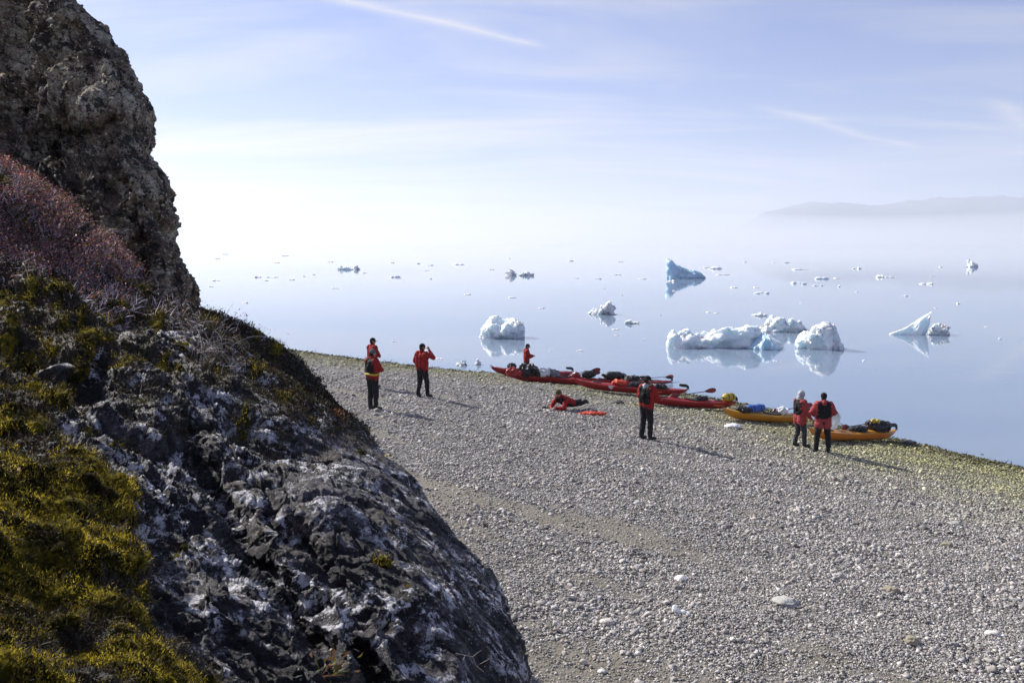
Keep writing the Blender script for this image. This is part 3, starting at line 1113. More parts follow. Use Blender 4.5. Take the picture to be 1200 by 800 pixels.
tw = blades(Pm[idt], Np_f[idt] * 0.5 + np.array([[0.3, 0, 0.1]]) + rs.normal(size=(len(idt), 3)) * 0.7, ln, ln * 0.04, rs.uniform(0, 1.0, len(idt)), 3, ctw, rs, 0.5)
Vb, Fb, Cb = join([lv, tw])
o = mesh_np('crowberry', Vb, Fb, M_LEAF, Cb, smooth=False)
tag(o, kind='stuff', label='dark crowberry mat and dead twigs on the slope')

Uflat, Vflat = Uf.ravel(), Vf_.ravel()


def surf(px, py):
    i = int(np.argmin((Uflat - px) ** 2 + (Vflat - py) ** 2))
    return Pm[i].copy(), Np_f[i].copy()


def tuft(px, py, n, spread, length, direc, cols, label, name='dry_grass', width=0.004, droop=1.0, cat='grass tuft', jitter=0.5, seg=6):
    b, nn = surf(px, py)
    rs_ = np.random.RandomState(int(px * 7 + py))
    base = np.zeros((n, 3)) + rs_.normal(size=(n, 3)) * spread
    root = empty(name, b)
    dirs = np.array([direc]) + rs_.normal(size=(n, 3)) * jitter
    ln = rs_.uniform(0.4, 1.0, n) * length
    c = palette(rs_, n, cols, [1] * len(cols), 0.2)
    V_, F_, C_ = blades(base, dirs, ln, np.full(n, width), rs_.uniform(0.3, 1.2, n) * droop, seg, c, rs_, 0.9)
    mesh_np('blades', V_, F_, M_STEM, C_, smooth=False, parent=root)
    tag(root, label, cat)
    return root


STRAW = [(0.50, 0.46, 0.42), (0.36, 0.31, 0.28), (0.62, 0.58, 0.56), (0.28, 0.22, 0.20)]
tuft(222, 385, 60, 0.10, 0.55, (0.5, -0.2, 0.5), STRAW, 'pale dry grass tuft at the foot of the cliff skyline', width=0.006, droop=2.2)
tuft(248, 418, 190, 0.10, 0.42, (0.35, -0.3, -0.1), STRAW, 'wispy bleached grass tuft hanging down over the dark rock', width=0.005, droop=1.8)
tuft(270, 430, 110, 0.05, 0.34, (0.2, -0.3, -0.5), STRAW, 'short drooping straw tuft just right of the wispy one', width=0.005, droop=1.6)
tuft(20, 487, 9, 0.01, 0.14, (0.5, -0.1, 0.7), [(0.45, 0.36, 0.10)], 'few curved golden grass blades at the left edge above the moss', width=0.004, droop=1.4)


def twig(px, py, pts, rad, mat, label, name='dead_twig', side=()):
    """a bare branch: bent tapering tube in local space with side shoots"""
    b, nn = surf(px, py)
    root = empty(name, b + nn * 0.03)
    tube(root, 'stem', pts, rad, mat)
    for s in side:
        tube(root, 'side_shoot', s, rad * 0.6, mat)
    tag(root, label, 'twig')
    return root


def tube_np(pts, r0, r1=None, ns=8):
    pts = np.array(pts, float); n = len(pts)
    r1 = r0 * 0.4 if r1 is None else r1
    tg = np.gradient(pts, axis=0); tg /= np.linalg.norm(tg, axis=1)[:, None] + 1e-9
    ref = np.array([0.13, 0.21, 1.0]); 
    if abs(tg[0] @ (ref / np.linalg.norm(ref))) > 0.9: ref = np.array([1.0, 0.1, 0.1])
    a = np.cross(tg, ref); a /= np.linalg.norm(a, axis=1)[:, None] + 1e-9
    b = np.cross(tg, a)
    rr = np.linspace(r0, r1, n)
    th = np.linspace(0, 2 * PI, ns, endpoint=False)
    V_ = pts[:, None] + rr[:, None, None] * (a[:, None] * np.cos(th)[None, :, None] + b[:, None] * np.sin(th)[None, :, None])
    V_ = V_.reshape(-1, 3)
    Fc = []
    for i in range(n - 1):
        for j in range(ns):
            k = (j + 1) % ns
            Fc.append((i * ns + j, i * ns + k, (i + 1) * ns + k, (i + 1) * ns + j))
    Fc.append(tuple(reversed(range(ns)))); Fc.append(tuple((n - 1) * ns + j for j in range(ns)))
    return V_, Fc


def tube(parent, name, pts, r0, mat, r1=None, ns=8):
    V_, Fc = tube_np(pts, r0, r1, ns)
    me = bpy.data.meshes.new(name)
    me.from_pydata([tuple(p) for p in V_], [], Fc)
    for p in me.polygons: p.use_smooth = True
    return link(name, me, parent, mat)


M_TWIG = plain('bleached_wood', (0.42, 0.38, 0.35), 0.8)
twig(224, 404, [(0, 0, 0), (0.10, -0.05, -0.10), (0.16, -0.08, -0.28), (0.26, -0.12, -0.45), (0.30, -0.15, -0.62)], 0.006, M_TWIG,
     'long bleached twig hanging from the grass tuft', side=([(0.0, 0, 0), (-0.12, -0.03, 0.03), (-0.15, -0.05, -0.15)], [(0.1, -0.05, -0.1), (0.2, -0.05, 0.02)]))
twig(563, 788, [(0, 0, 0), (-0.04, -0.05, 0.06), (-0.06, -0.08, 0.13), (-0.15, -0.12, 0.17)], 0.003, M_TWIG,
     'small forked bare twig near the foot of the boulder', side=([(-0.04, -0.05, 0.06), (0.03, -0.07, 0.11), (0.04, -0.08, 0.15)], [(-0.06, -0.08, 0.13), (-0.01, -0.1, 0.18)], [(-0.1, -0.1, 0.15), (-0.12, -0.12, 0.10)]))

# leafy sprig at the bottom and pink flowers at the left edge


def sprig(px, py, n, spread, size, cols, label, name, cat, up=0.06, asp=0.45):
    b, nn = surf(px, py)
    rs_ = np.random.RandomState(int(px + py * 3))
    root = empty(name, b)
    for i in range(5):
        e = rs_.normal(size=3) * spread * 1.1 + nn * up * 1.5
        tube(root, 'stem', [(0, 0, 0), tuple(e * 0.5 + nn * 0.01), tuple(e)], 0.0025, plain('sprig_stem', (0.14, 0.06, 0.03), 0.7))
    base = rs_.normal(size=(n, 3)) * spread + nn[None] * rs_.uniform(0.3, 1.6, (n, 1)) * up
    dr = base / (np.linalg.norm(base, axis=1)[:, None] + 1e-6) + nn[None] * 0.5
    V_, F_, C_ = leaves(base, dr, rs_.uniform(0.6, 1.1, n) * size, asp, palette(rs_, n, cols, [1] * len(cols), 0.2), rs_)
    mesh_np('foliage', V_, F_, M_LEAF, C_, smooth=False, parent=root)
    tag(root, label, cat)


sprig(388, 785, 46, 0.045, 0.05, [(0.07, 0.09, 0.02), (0.16, 0.15, 0.03), (0.22, 0.10, 0.04)], 'small green leafed willow sprig at the bottom of the boulder', 'willow_sprig', 'plant')
sprig(8, 572, 70, 0.026, 0.022, [(0.75, 0.50, 0.47), (0.65, 0.35, 0.32), (0.8, 0.62, 0.55)], 'pale pink bell flowers at the left edge above the moss', 'heather_flowers', 'flowers', 0.05, 0.6)
sprig(52, 624, 16, 0.012, 0.016, [(0.70, 0.42, 0.35), (0.7, 0.5, 0.4)], 'tiny pink flower cluster standing alone in the dark heath', 'heather_flowers', 'flowers', 0.03, 0.6)
sprig(392, 488, 30, 0.03, 0.03, [(0.35, 0.06, 0.03), (0.40, 0.15, 0.05), (0.2, 0.16, 0.03)], 'reddish leafed sprig on the skyline of the boulder above the beach', 'willow_sprig', 'plant')

# ------------------------------------------------------------------ ice
def berg(px, py, wpx, hpx, prof, seed, label, depth=0.55, lean=0.0, mat=None, rough=0.10, hi=True, cat='iceberg', group=None, name='iceberg', peaks=0.0, facet=None):
    """an ice mass floating at the water point under picture point (px, py): real width and height from its distance"""
    g, D = at_z(px, py)
    W = wpx / 1000.0 * D
    Hh = hpx / 1000.0 * D
    nx, ny = (170, 90) if hi else (22, 14)
    x = -0.5 * np.cos(np.linspace(0, PI, nx)); ph = np.linspace(-0.18 * PI, 1.18 * PI, ny)
    X_, PH = np.meshgrid(x, ph)
    pr = np.interp(X_ + 0.5, [p[0] for p in prof], [p[1] for p in prof])
    plan = np.clip(1 - (np.abs(X_) * 2) ** 5, 0, 1) ** 0.5
    Q = np.stack([X_.ravel() * 4.0 + seed, np.cos(PH).ravel() * 1.3, X_.ravel() * 0], 1)
    n = fbm(Q, 4, seed).reshape(X_.shape)
    sn, cs_ = np.sin(PH), np.cos(PH)
    dep = W * depth * 0.5 * plan * (0.45 + 0.55 * np.clip(pr, 0, 1)) * (1 + 0.35 * n)
    Yw = -cs_ * np.abs(cs_) ** -0.25 * dep
    Zw = np.sign(sn) * np.abs(sn) ** 0.8 * pr * Hh * np.where(sn > 0, 1 + rough * n, 0.5) * np.clip(plan * 3, 0, 1)
    P_ = np.stack([X_ * W + lean * Zw, Yw, Zw], 2)
    Pf = P_.reshape(-1, 3)
    Nn_ = grid_normals(P_)
    ctr = np.array([0, 0, 0.2 * Hh])
    if (Nn_ * (P_ - ctr)).sum() < 0: Nn_ = -Nn_
    q = Pf / max(Hh, 0.1) * np.array([1.1, 1.1, 1.6]) + seed
    stp = fbm(q * 0.7, 3, seed + 21) * 4
    stp = np.floor(stp) + sstep(0.3, 0.7, stp - np.floor(stp))
    fade = np.clip(plan.ravel() * 2, 0, 1)
    if hi:
        cre = ridged(q * 1.3, 4, seed + 9) - 0.9
        Pf = Pf + Nn_.reshape(-1, 3) * (fade * rough * Hh * (0.35 * fbm(q * 0.9, 4, seed + 7) + 0.16 * cre + 0.42 * stp))[:, None]
    else:
        Pf = Pf + Nn_.reshape(-1, 3) * (fade * 0.12 * Hh * fbm(q, 2, seed))[:, None]
    Fc = grid_faces(ny, nx)
    k = np.arange(nx - 1)
    close = np.stack([k, (ny - 1) * nx + k, (ny - 1) * nx + k + 1, k + 1], 1)
    o = mesh_np(name, Pf, np.concatenate([Fc, close]), mat or M_ICE)
    o.location = (g.x, g.y, 0)
    tag(o, label, cat, group)
    return o


berg(588, 395, 54, 22, [(0, .1), (.08, .35), (.2, .62), (.3, .9), (.5, .86), (.75, 1.0), (.97, .96), (1, .6)], 11,
     'white wedge shaped iceberg with a flat top, leftmost of the big ones', depth=0.7, rough=0.18)
berg(804, 326, 46, 23, [(0, .55), (.06, 1.0), (.14, .92), (.3, .72), (.6, .48), (.85, .25), (1, .0)], 12,
     'blue grey pointed iceberg leaning left, farthest of the big ones', depth=0.45, lean=-0.12, mat=M_BLUEICE, rough=0.12)
b3 = berg(849, 406, 134, 24, [(0, .55), (.04, .78), (.08, .62), (.2, .64), (.33, .76), (.5, .93), (.6, .9), (.7, 1.0), (.76, .9), (.82, .5), (.9, .2), (1, .0)], 13,
     'long low white iceberg with a smooth blue pyramid at its right end', depth=0.32, rough=0.24)
pyr = berg(896, 408, 42, 17, [(0, 0.0), (.40, .95), (.5, 1.0), (1, .0)], 27, None, depth=1.0, mat=M_BLUEICE, rough=0.03, name='ice_pyramid', cat=None)
pyr.location = pyr.location - b3.location
pyr.parent = b3
berg(918, 388, 60, 13, [(0, .2), (.1, .8), (.3, 1.0), (.5, .7), (.7, .85), (.9, .5), (1, .1)], 14,
     'low lumpy white ice floe just behind the right end of the long iceberg', depth=0.35, rough=0.4)
berg(961, 408, 55, 28, [(0, .2), (.06, .42), (.2, .68), (.4, .86), (.62, 1.0), (.72, .98), (.84, .62), (.95, .3), (1, .05)], 15,
     'rounded white iceberg mound with grooved side above its clear reflection', depth=0.6, rough=0.2)
berg(1063, 392, 42, 27, [(0, .05), (.3, .35), (.6, .8), (.78, 1.0), (.9, .6), (1, .1)], 16,
     'white iceberg shaped like a sail leaning to the right', depth=0.3, lean=0.55, rough=0.05)
berg(1100, 392, 24, 10, [(0, .1), (.3, .7), (.6, 1.0), (.75, .6), (.9, .9), (1, .3)], 17,
     'small jagged white ice lump at the right foot of the sail shaped iceberg', depth=0.5, rough=0.4)
berg(704, 368, 33, 9, [(0, .1), (.2, .5), (.4, .6), (.6, .5), (.8, 1.0), (1, .2)], 18,
     'small low white berg with a knob at its right, between wedge and blue berg', depth=0.6, rough=0.5)
berg(599, 323, 13, 5, [(0, .3), (.5, 1), (1, .3)], 19, 'small distant ice lump, left one of a close pair on the hazy water', depth=0.6, rough=0.4, cat='ice floe', name='ice_floe')
berg(617, 323, 16, 4, [(0, .3), (.4, 1), (1, .3)], 20, 'small distant ice lump, right one of a close pair on the hazy water', depth=0.6, rough=0.4, cat='ice floe', name='ice_floe')
berg(740, 379, 17, 4, [(0, .2), (.3, 1), (.6, .3), (1, .3)], 21, 'flat white ice scrap drifting below the small knobbed berg', depth=0.6, rough=0.4, cat='ice floe', name='ice_floe')
berg(1139, 313, 15, 7, [(0, .2), (.4, 1), (.7, .6), (1, .1)], 22, 'lone white ice lump far out at the right under the mountain ridge', depth=0.6, rough=0.3, cat='ice floe', name='ice_floe')
berg(890, 370, 17, 3, [(0, .2), (.6, 1), (1, .4)], 23, 'flat white floe drifting above the long iceberg', depth=0.6, rough=0.3, cat='ice floe', name='ice_floe')
berg(541, 428, 13, 5, [(0, .3), (.5, 1), (1, .3)], 24, 'glassy ice lump grounded at the water edge left of the kayaks', depth=0.8, rough=0.4, cat='ice floe', name='ice_floe')
berg(560, 427, 7, 5, [(0, .3), (.5, 1), (1, .3)], 25, 'tiny bright white ice lump at the water edge beside the glassy one', depth=0.8, rough=0.4, cat='ice floe', name='ice_floe')
berg(409, 316, 26, 4, [(0, .3), (.3, .8), (.6, .3), (.85, 1), (1, .3)], 26, 'greyish drifting ice with a lump at its right end, far out toward the cliff', depth=0.4, rough=0.4, cat='ice floe', name='ice_floe')

scraps = [(264,298,8,1),(255,303,6,1),(334,300,9,1.4),(324,308,7,1),(386,307,8,1),(426,320,7,1),(463,325,11,3),(468,326,5,1),(302,325,8,2.4),
 (315,325,5,1.4),(321,325,10,1.6),(312,329,5,1.4),(342,328,6,1.6),(253,329,9,1.8),(247,336,6,1),(287,355,7,1.8),(356,324,4,1),(368,322,3,1),
 (393,338,8,1),(460,308,5,1),(490,309,4,1),(504,311,8,1.3),(537,310,13,2),(500,317,5,1.4),(505,327,3,1.4),(576,316,6,1),(597,303,3,.8),
 (669,306,6,1.6),(676,326,5,2),(701,327,7,1.8),(727,307,6,1.4),(723,322,9,1.2),(753,327,9,1.2),(708,338,3,1),(729,346,3,1.5),(548,345,8,1),
 (600,349,9,1.4),(838,315,16,4),(847,322,16,2),(829,314,9,2),(860,337,8,1.8),(873,307,4,1.4),(906,308,5,1.2),(922,308,6,1.6),(938,316,18,2.4),
 (934,332,14,4),(942,333,6,3),(963,327,15,5),(955,335,5,2.4),(963,335,3,2.4),(983,336,3,3),(980,326,7,1),(1000,315,4,2.4),(1007,315,4,3),
 (887,344,7,3.4),(892,343,4,1.4),(899,344,5,3.6),(886,337,6,1.2),(1004,342,4,1.2),(939,355,4,1),(1031,325,8,4),(1042,325,11,1.8),(1060,347,8,1.8),
 (881,351,2,1),(1102,313,4,1.4),(1081,333,7,2.6),(1090,333,7,2.6),(1091,324,2,1.8),(1123,356,4,2),(1096,361,4,1.2),(1155,383,3,1.8),(1172,397,4,2),
 (721,386,8,1.4),(723,393,6,1.2),(635,361,8,1.4),(774,369,2,2),(754,398,2,2),(645,411,3,1.2),(680,411,8,2.2),(462,400,5,2),(500,411,8,1.4),(515,420,9,1.2),(830,366,5,1.4),(840,367,6,1.2),
 (909,423,6,1.4),(1012,423,3,1.8),(786,330,9,3),(790,341,4,2)]
for i, (px, py, wp, hp) in enumerate(scraps):
    rr = random.Random(i)
    prof = [(0, .2)] + [(k / 5 + rr.uniform(-.05, .05), rr.uniform(.25, 1)) for k in range(1, 5)] + [(1, .2)]
    berg(px, py, wp * 1.1, max(hp * 0.8, 1.0), prof, 200 + i, 'small scrap of drift ice scattered among the bergs on the calm water', depth=rr.uniform(0.4, 0.9), rough=0.4, hi=False, mat=M_SCRAP,
         cat='drift ice', group='small scraps of drift ice', name='ice_scrap')

# ------------------------------------------------------------------ generic mesh builders
def mesh_py(name, V, Fc, mat, parent=None, smooth=True):
    me = bpy.data.meshes.new(name)
    me.from_pydata([tuple(map(float, p)) for p in V], [], [tuple(f) for f in Fc])
    bm = bmesh.new(); bm.from_mesh(me)
    bmesh.ops.recalc_face_normals(bm, faces=bm.faces)
    bm.to_mesh(me); bm.free()
    if smooth:
        for p in me.polygons: p.use_smooth = True
    return link(name, me, parent, mat)


def capsule(p0, p1, r0, r1, sx=1.0, n=14):
    """tapered capsule; sx flattens it along local y (front to back)"""
    p0 = np.array(p0, float); p1 = np.array(p1, float)
    ax = p1 - p0; L = np.linalg.norm(ax)
    if L < 1e-6: ax = np.array([0, 0, 1.0]); L = 1e-6
    ax = ax / L if L > 1e-5 else np.array([0, 0, 1.0])
    ref = np.array([1.0, 0, 0]) if abs(ax[0]) < 0.8 else np.array([0, 1.0, 0])
    b = np.cross(ax, ref); b /= np.linalg.norm(b)
    a = np.cross(b, ax)
    rings = []
    for k in range(1, 5):
        ph = -PI / 2 + k * PI / 8
        rings.append((p0 + ax * r0 * math.sin(ph), r0 * math.cos(ph)))
    for k in range(0, 4):
        ph = k * PI / 8
        rings.append((p1 + ax * r1 * math.sin(ph), r1 * math.cos(ph)))
    V = [p0 - ax * r0]
    for c, r in rings:
        for j in range(n):
            th = 2 * PI * j / n
            V.append(c + (a * math.cos(th) + b * math.sin(th)) * r)
    V.append(p1 + ax * r1)
    V = np.array(V)
    if sx != 1.0:
        mid = (p0 + p1) / 2
        V[:, 1] = mid[1] + (V[:, 1] - mid[1]) * sx
    Fc = [(0, 1 + (j + 1) % n, 1 + j) for j in range(n)]
    for i in range(len(rings) - 1):
        for j in range(n):
            k = (j + 1) % n
            Fc.append((1 + i * n + j, 1 + i * n + k, 1 + (i + 1) * n + k, 1 + (i + 1) * n + j))
    last = len(V) - 1
    Fc += [(last, 1 + (len(rings) - 1) * n + j, 1 + (len(rings) - 1) * n + (j + 1) % n) for j in range(n)]
    return V, Fc


def ellipsoid(c, r, n=16):
    V, Fc = capsule((0, 0, 0), (0, 0, 1e-4), 1, 1, 1, n)
    V = V * np.array(r) + np.array(c)
    return V, Fc


def fuse(name, shapes, mat, parent, voxel=0.012, smooth=3, warp=None):
    """melt overlapping shapes into one continuous skin"""
    V, Fc, off = [], [], 0
    for v_, f_ in shapes:
        V.append(v_); Fc += [tuple(i + off for i in f) for f in f_]; off += len(v_)
    me = bpy.data.meshes.new(name)
    me.from_pydata([tuple(p) for p in np.concatenate(V)], [], Fc)
    bm = bmesh.new(); bm.from_mesh(me); bmesh.ops.recalc_face_normals(bm, faces=bm.faces); bm.to_mesh(me); bm.free()
    tmp = bpy.data.objects.new('tmp', me); COL.objects.link(tmp)
    m = tmp.modifiers.new('r', 'REMESH'); m.mode = 'VOXEL'; m.voxel_size = voxel; m.use_smooth_shade = True
    if smooth:
        m2 = tmp.modifiers.new('s', 'SMOOTH'); m2.iterations = smooth; m2.factor = 0.5
    dg = bpy.context.evaluated_depsgraph_get()
    me2 = bpy.data.meshes.new_from_object(tmp.evaluated_get(dg))
    bpy.data.objects.remove(tmp)
    if warp is not None:
        n = len(me2.vertices)
        P_ = np.zeros(n * 3, np.float32); me2.vertices.foreach_get('co', P_); P_ = P_.reshape(-1, 3)
        Nm = np.zeros(n * 3, np.float32); me2.vertices.foreach_get('normal', Nm); Nm = Nm.reshape(-1, 3)
        P_ = P_ + Nm * warp(P_)[:, None]
        me2.vertices.foreach_set('co', P_.ravel())
    for p in me2.polygons: p.use_smooth = True
    me2.update()
    me2.name = name
    return link(name, me2, parent, mat)


# ------------------------------------------------------------------ kayaks
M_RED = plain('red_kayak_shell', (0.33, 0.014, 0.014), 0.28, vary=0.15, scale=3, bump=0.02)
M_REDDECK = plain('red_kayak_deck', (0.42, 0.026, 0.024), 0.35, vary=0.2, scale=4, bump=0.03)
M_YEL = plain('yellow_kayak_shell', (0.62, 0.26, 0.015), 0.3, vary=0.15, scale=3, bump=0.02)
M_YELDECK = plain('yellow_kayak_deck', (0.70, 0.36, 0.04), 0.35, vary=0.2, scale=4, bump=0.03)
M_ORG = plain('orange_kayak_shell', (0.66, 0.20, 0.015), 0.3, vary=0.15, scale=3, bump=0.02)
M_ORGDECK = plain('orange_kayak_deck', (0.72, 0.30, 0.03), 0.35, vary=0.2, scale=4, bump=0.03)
M_BLACK = plain('black_rubber', (0.014, 0.014, 0.016), 0.5)
M_DKGREY = plain('dark_grey_cloth', (0.045, 0.047, 0.055), 0.85)
M_ROPE = plain('deck_cord', (0.03, 0.03, 0.03), 0.8)
M_BLADE = plain('dark_red_blade', (0.22, 0.02, 0.035), 0.35)
M_OBLADE = plain('orange_blade', (0.62, 0.10, 0.02), 0.35)
M_SHAFT = plain('paddle_shaft', (0.05, 0.05, 0.06), 0.4)
M_BLUE = plain('blue_dry_bag', (0.04, 0.13, 0.50), 0.45)
M_YBAG = plain('yellow_dry_bag', (0.50, 0.38, 0.03), 0.5)
M_WHITE = plain('white_cloth', (0.72, 0.72, 0.74), 0.7)
M_GREY = plain('grey_cloth', (0.20, 0.21, 0.24), 0.85)
M_ORANGE = plain('orange_red_cloth', (0.62, 0.06, 0.02), 0.6)


def kayak(p0, p1, shell, deck, label, L=5.2, Wd=0.60, rudder=True, roll=0.0, group='kayaks drawn up on the beach', hook='kayak'):
    """sea kayak lying on the beach with bow at p0 and stern towards p1"""
    a = Vector(p0); b = Vector(p1)
    d = (b - a); d2 = Vector((d.x, d.y, 0)).normalized()
    e = a + d2 * L
    z0, z1 = gz(a.x, a.y), gz(e.x, e.y)
    c = (a + e) / 2
    zz = (z0 + z1) / 2 + 0.03
    xa = Vector((e.x - a.x, e.y - a.y, z1 - z0)).normalized()
    ya = Vector((0, 0, 1)).cross(xa).normalized()
    za = xa.cross(ya)
    # lie flat on the slope across the hull too
    M = Matrix((xa, ya, za)).transposed().to_4x4()
    slope_y = (gz(c.x + ya.x * .3, c.y + ya.y * .3) - gz(c.x - ya.x * .3, c.y - ya.y * .3)) / 0.6
    root = empty(hook, (c.x, c.y, zz))
    root.rotation_euler = (M @ Matrix.Rotation(math.atan(slope_y) + roll, 4, 'X')).to_euler()
    tag(root, label, 'kayak', group)
    n = 46
    T = np.linspace(-1, 1, n)
    hb = Wd / 2 * np.clip(1 - np.abs(T) ** 2.3, 0, 1) ** 0.85 + 0.012
    sheer = 0.25 + 0.11 * np.abs(T) ** 3 + 0.05 * (T < 0) * np.abs(T) ** 4
    keel = 0.30 * np.abs(T) ** 6 + 0.02 * T ** 2
    V = []; m = 9
    xs_ = T * L / 2 - np.sign(T) * 0.0
    for i in range(n):
        for j in range(m):
            th = PI * j / (m - 1)
            yy = -math.cos(th)
            dd = abs(math.sin(th)) ** 0.75
            V.append((xs_[i], hb[i] * (abs(yy) ** 0.8) * (1 if yy > 0 else -1), sheer[i] - (sheer[i] - keel[i]) * dd))
    Fc = [(i * m + j, i * m + j + 1, (i + 1) * m + j + 1, (i + 1) * m + j) for i in range(n - 1) for j in range(m - 1)]
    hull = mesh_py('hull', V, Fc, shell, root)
    crown = np.where(np.abs(T) < 0.16, 0.06, 0.085) * (1 - np.abs(T) ** 2) + 0.01
    V = []; m = 9
    for i in range(n):
        for j in range(m):
            s = -1 + 2 * j / (m - 1)
            V.append((xs_[i], (hb[i] + 0.008) * s, sheer[i] + 0.006 + crown[i] * (1 - abs(s) ** 1.7)))
    Fc = [(i * m + j, i * m + j + 1, (i + 1) * m + j + 1, (i + 1) * m + j) for i in range(n - 1) for j in range(m - 1)]
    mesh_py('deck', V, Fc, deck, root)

    def top(x):
        t = x / (L / 2)
        return np.interp(t, T, sheer + 0.006 + crown)
    # cockpit with rim and dark spray cover
    cx0, rx, ry = 0.15, 0.42, 0.20
    ring = [(cx0 + rx * math.cos(th), ry * math.sin(th), float(top(cx0 + rx * math.cos(th))) - 0.05 * abs(math.sin(th)) ** 2 + 0.025) for th in np.linspace(0, 2 * PI, 28)]
    tube(root, 'cockpit_rim', ring, 0.022, M_BLACK, 0.022)
    V = [(cx0, 0, float(top(cx0)) + 0.035)] + [(cx0 + (p[0] - cx0) * .97, p[1] * .97, p[2] + 0.004) for p in ring[:-1]]
    mesh_py('spray_cover', V, [(0, 1 + j, 1 + (j + 1) % 27) for j in range(27)], M_DKGREY, root)
    for hx in (-L * 0.30, L * 0.29):
        V = []
        for r_, dz in ((0.17, 0.0), (0.165, 0.03), (0.12, 0.036), (0.0, 0.038)):
            for th in np.linspace(0, 2 * PI, 20, endpoint=False):
                x_ = hx + r_ * 1.3 * math.cos(th); y_ = r_ * 0.8 * math.sin(th)
                V.append((x_, y_, float(top(x_)) - 0.02 + dz - 0.9 * y_ * y_))
        Fc = [(i * 20 + j, i * 20 + (j + 1) % 20, (i + 1) * 20 + (j + 1) % 20, (i + 1) * 20 + j) for i in range(3) for j in range(20)]
        mesh_py('hatch_cover', V, Fc, M_BLACK, root)
    for side in (-1, 1):
        pts = [(x_, side * float(np.interp(x_ / (L / 2), T, hb)) * 0.72, float(np.interp(x_ / (L / 2), T, sheer + crown * 0.45)) + 0.03) for x_ in np.linspace(-L * .44, L * .44, 24)]
        tube(root, 'deck_line', pts, 0.006, M_ROPE, 0.006, 6)
    for s in (-1, 1):
        xe = s * L / 2
        ze = float(sheer[0] if s < 0 else sheer[-1])
        tube(root, 'grab_handle', [(xe - s * .08, 0, ze + .02), (xe + s * .02, 0.0, ze + .07), (xe + s * .07, 0, ze - .03)], 0.014, M_BLACK, 0.014)
    if rudder:
        xe = L / 2; ze = float(sheer[-1])
        # rudder blade flipped up over the stern deck
        prof = [(-.42, .10), (-.40, .19), (-.10, .20), (.02, .14), (.06, .02), (0.0, -.02), (-.06, .06), (-.3, .07)]
        V = [(xe + x_, -0.015, ze + z_ + 0.03) for x_, z_ in prof] + [(xe + x_, 0.015, ze + z_ + 0.03) for x_, z_ in prof]
        k = len(prof)
        Fc = [tuple(range(k)), tuple(reversed(range(k, 2 * k)))] + [(j, (j + 1) % k, (j + 1) % k + k, j + k) for j in range(k)]
        mesh_py('rudder', V, Fc, M_BLACK, root, smooth=False)
    root['len'] = L
    del root['len']
    return root, M


def on_deck(kroot, x, y=0.0, z=0.36):
    M = Matrix.Translation(kroot.location) @ kroot.rotation_euler.to_matrix().to_4x4()
    return M @ Vector((x, y, z)), kroot.rotation_euler.to_matrix()


def paddle(p, q, label, blade=M_BLADE, one=None):
    p, q = Vector(p), Vector(q)
    d = (q - p); L = d.length; d.normalize()
    root = empty('paddle', p)
    rq = d.to_track_quat('X', 'Z')
    root.rotation_euler = rq.to_euler()
    tag(root, label, 'paddle')
    tube(root, 'shaft', [(0.25, 0, 0), (L / 2, 0, 0), (L - .25, 0, 0)], 0.016, M_SHAFT, 0.016)
    for s, x0 in ((1, L - .50), (-1, .50)):
        prof = [(0, .018), (.08, .05), (.22, .10), (.36, .11), (.45, .085), (.50, .03)]
        pts = [(x, y) for x, y in prof] + [(x, -y * .85) for x, y in reversed(prof)]
        k = len(pts)
        V = [(x0 + s * x, 0.02 * math.cos(x * 6), y) for x, y in pts] + [(x0 + s * x, 0.02 * math.cos(x * 6) + .012, y) for x, y in pts]
        Fc = [tuple(range(k)), tuple(reversed(range(k, 2 * k)))] + [(j, (j + 1) % k, (j + 1) % k + k, j + k) for j in range(k)]
        mesh_py('blade', V, Fc, blade, root, smooth=False)
    return root


def dry_bag(loc, size, mat, label, rz=0.0, name='dry_bag', tilt=0.0):
    """rolled cylinder bag lying on its side, with a folded clipped mouth"""
    root = empty(name, loc, (0, tilt, rz))
    tag(root, label, 'dry bag')
    lx, r = size
    sh_ = [capsule((-lx / 2 + r * .7, 0, r * .85), (lx / 2 - r * .7, 0, r * .85), r, r * .96, 1, 16), capsule((-lx / 2 + r * .3, 0, r * .8), (-lx / 2 - r * .1, 0, r * .9), r * .7, r * .35, .6, 12)]
    sd = len(label)
    fuse('bag', sh_, mat, root, max(0.012, r * .09), 1, lambda P_: r * 0.09 * fbm(P_ / r * 1.6, 3, sd))
    for x in (-lx * .18, lx * .22):
        tube(root, 'strap', [(x, r * 1.03 * math.cos(t_), r * .85 + r * 1.03 * math.sin(t_)) for t_ in np.linspace(-.3, PI + .3, 12)], 0.012, M_BLACK, 0.012, 6)
    tube(root, 'rolled_mouth', [(-lx / 2 - r * .25, -r * .5, r * .9), (-lx / 2 - r * .32, 0, r * .95), (-lx / 2 - r * .25, r * .5, r * .9)], 0.022, M_BLACK, 0.022, 8)
    return root


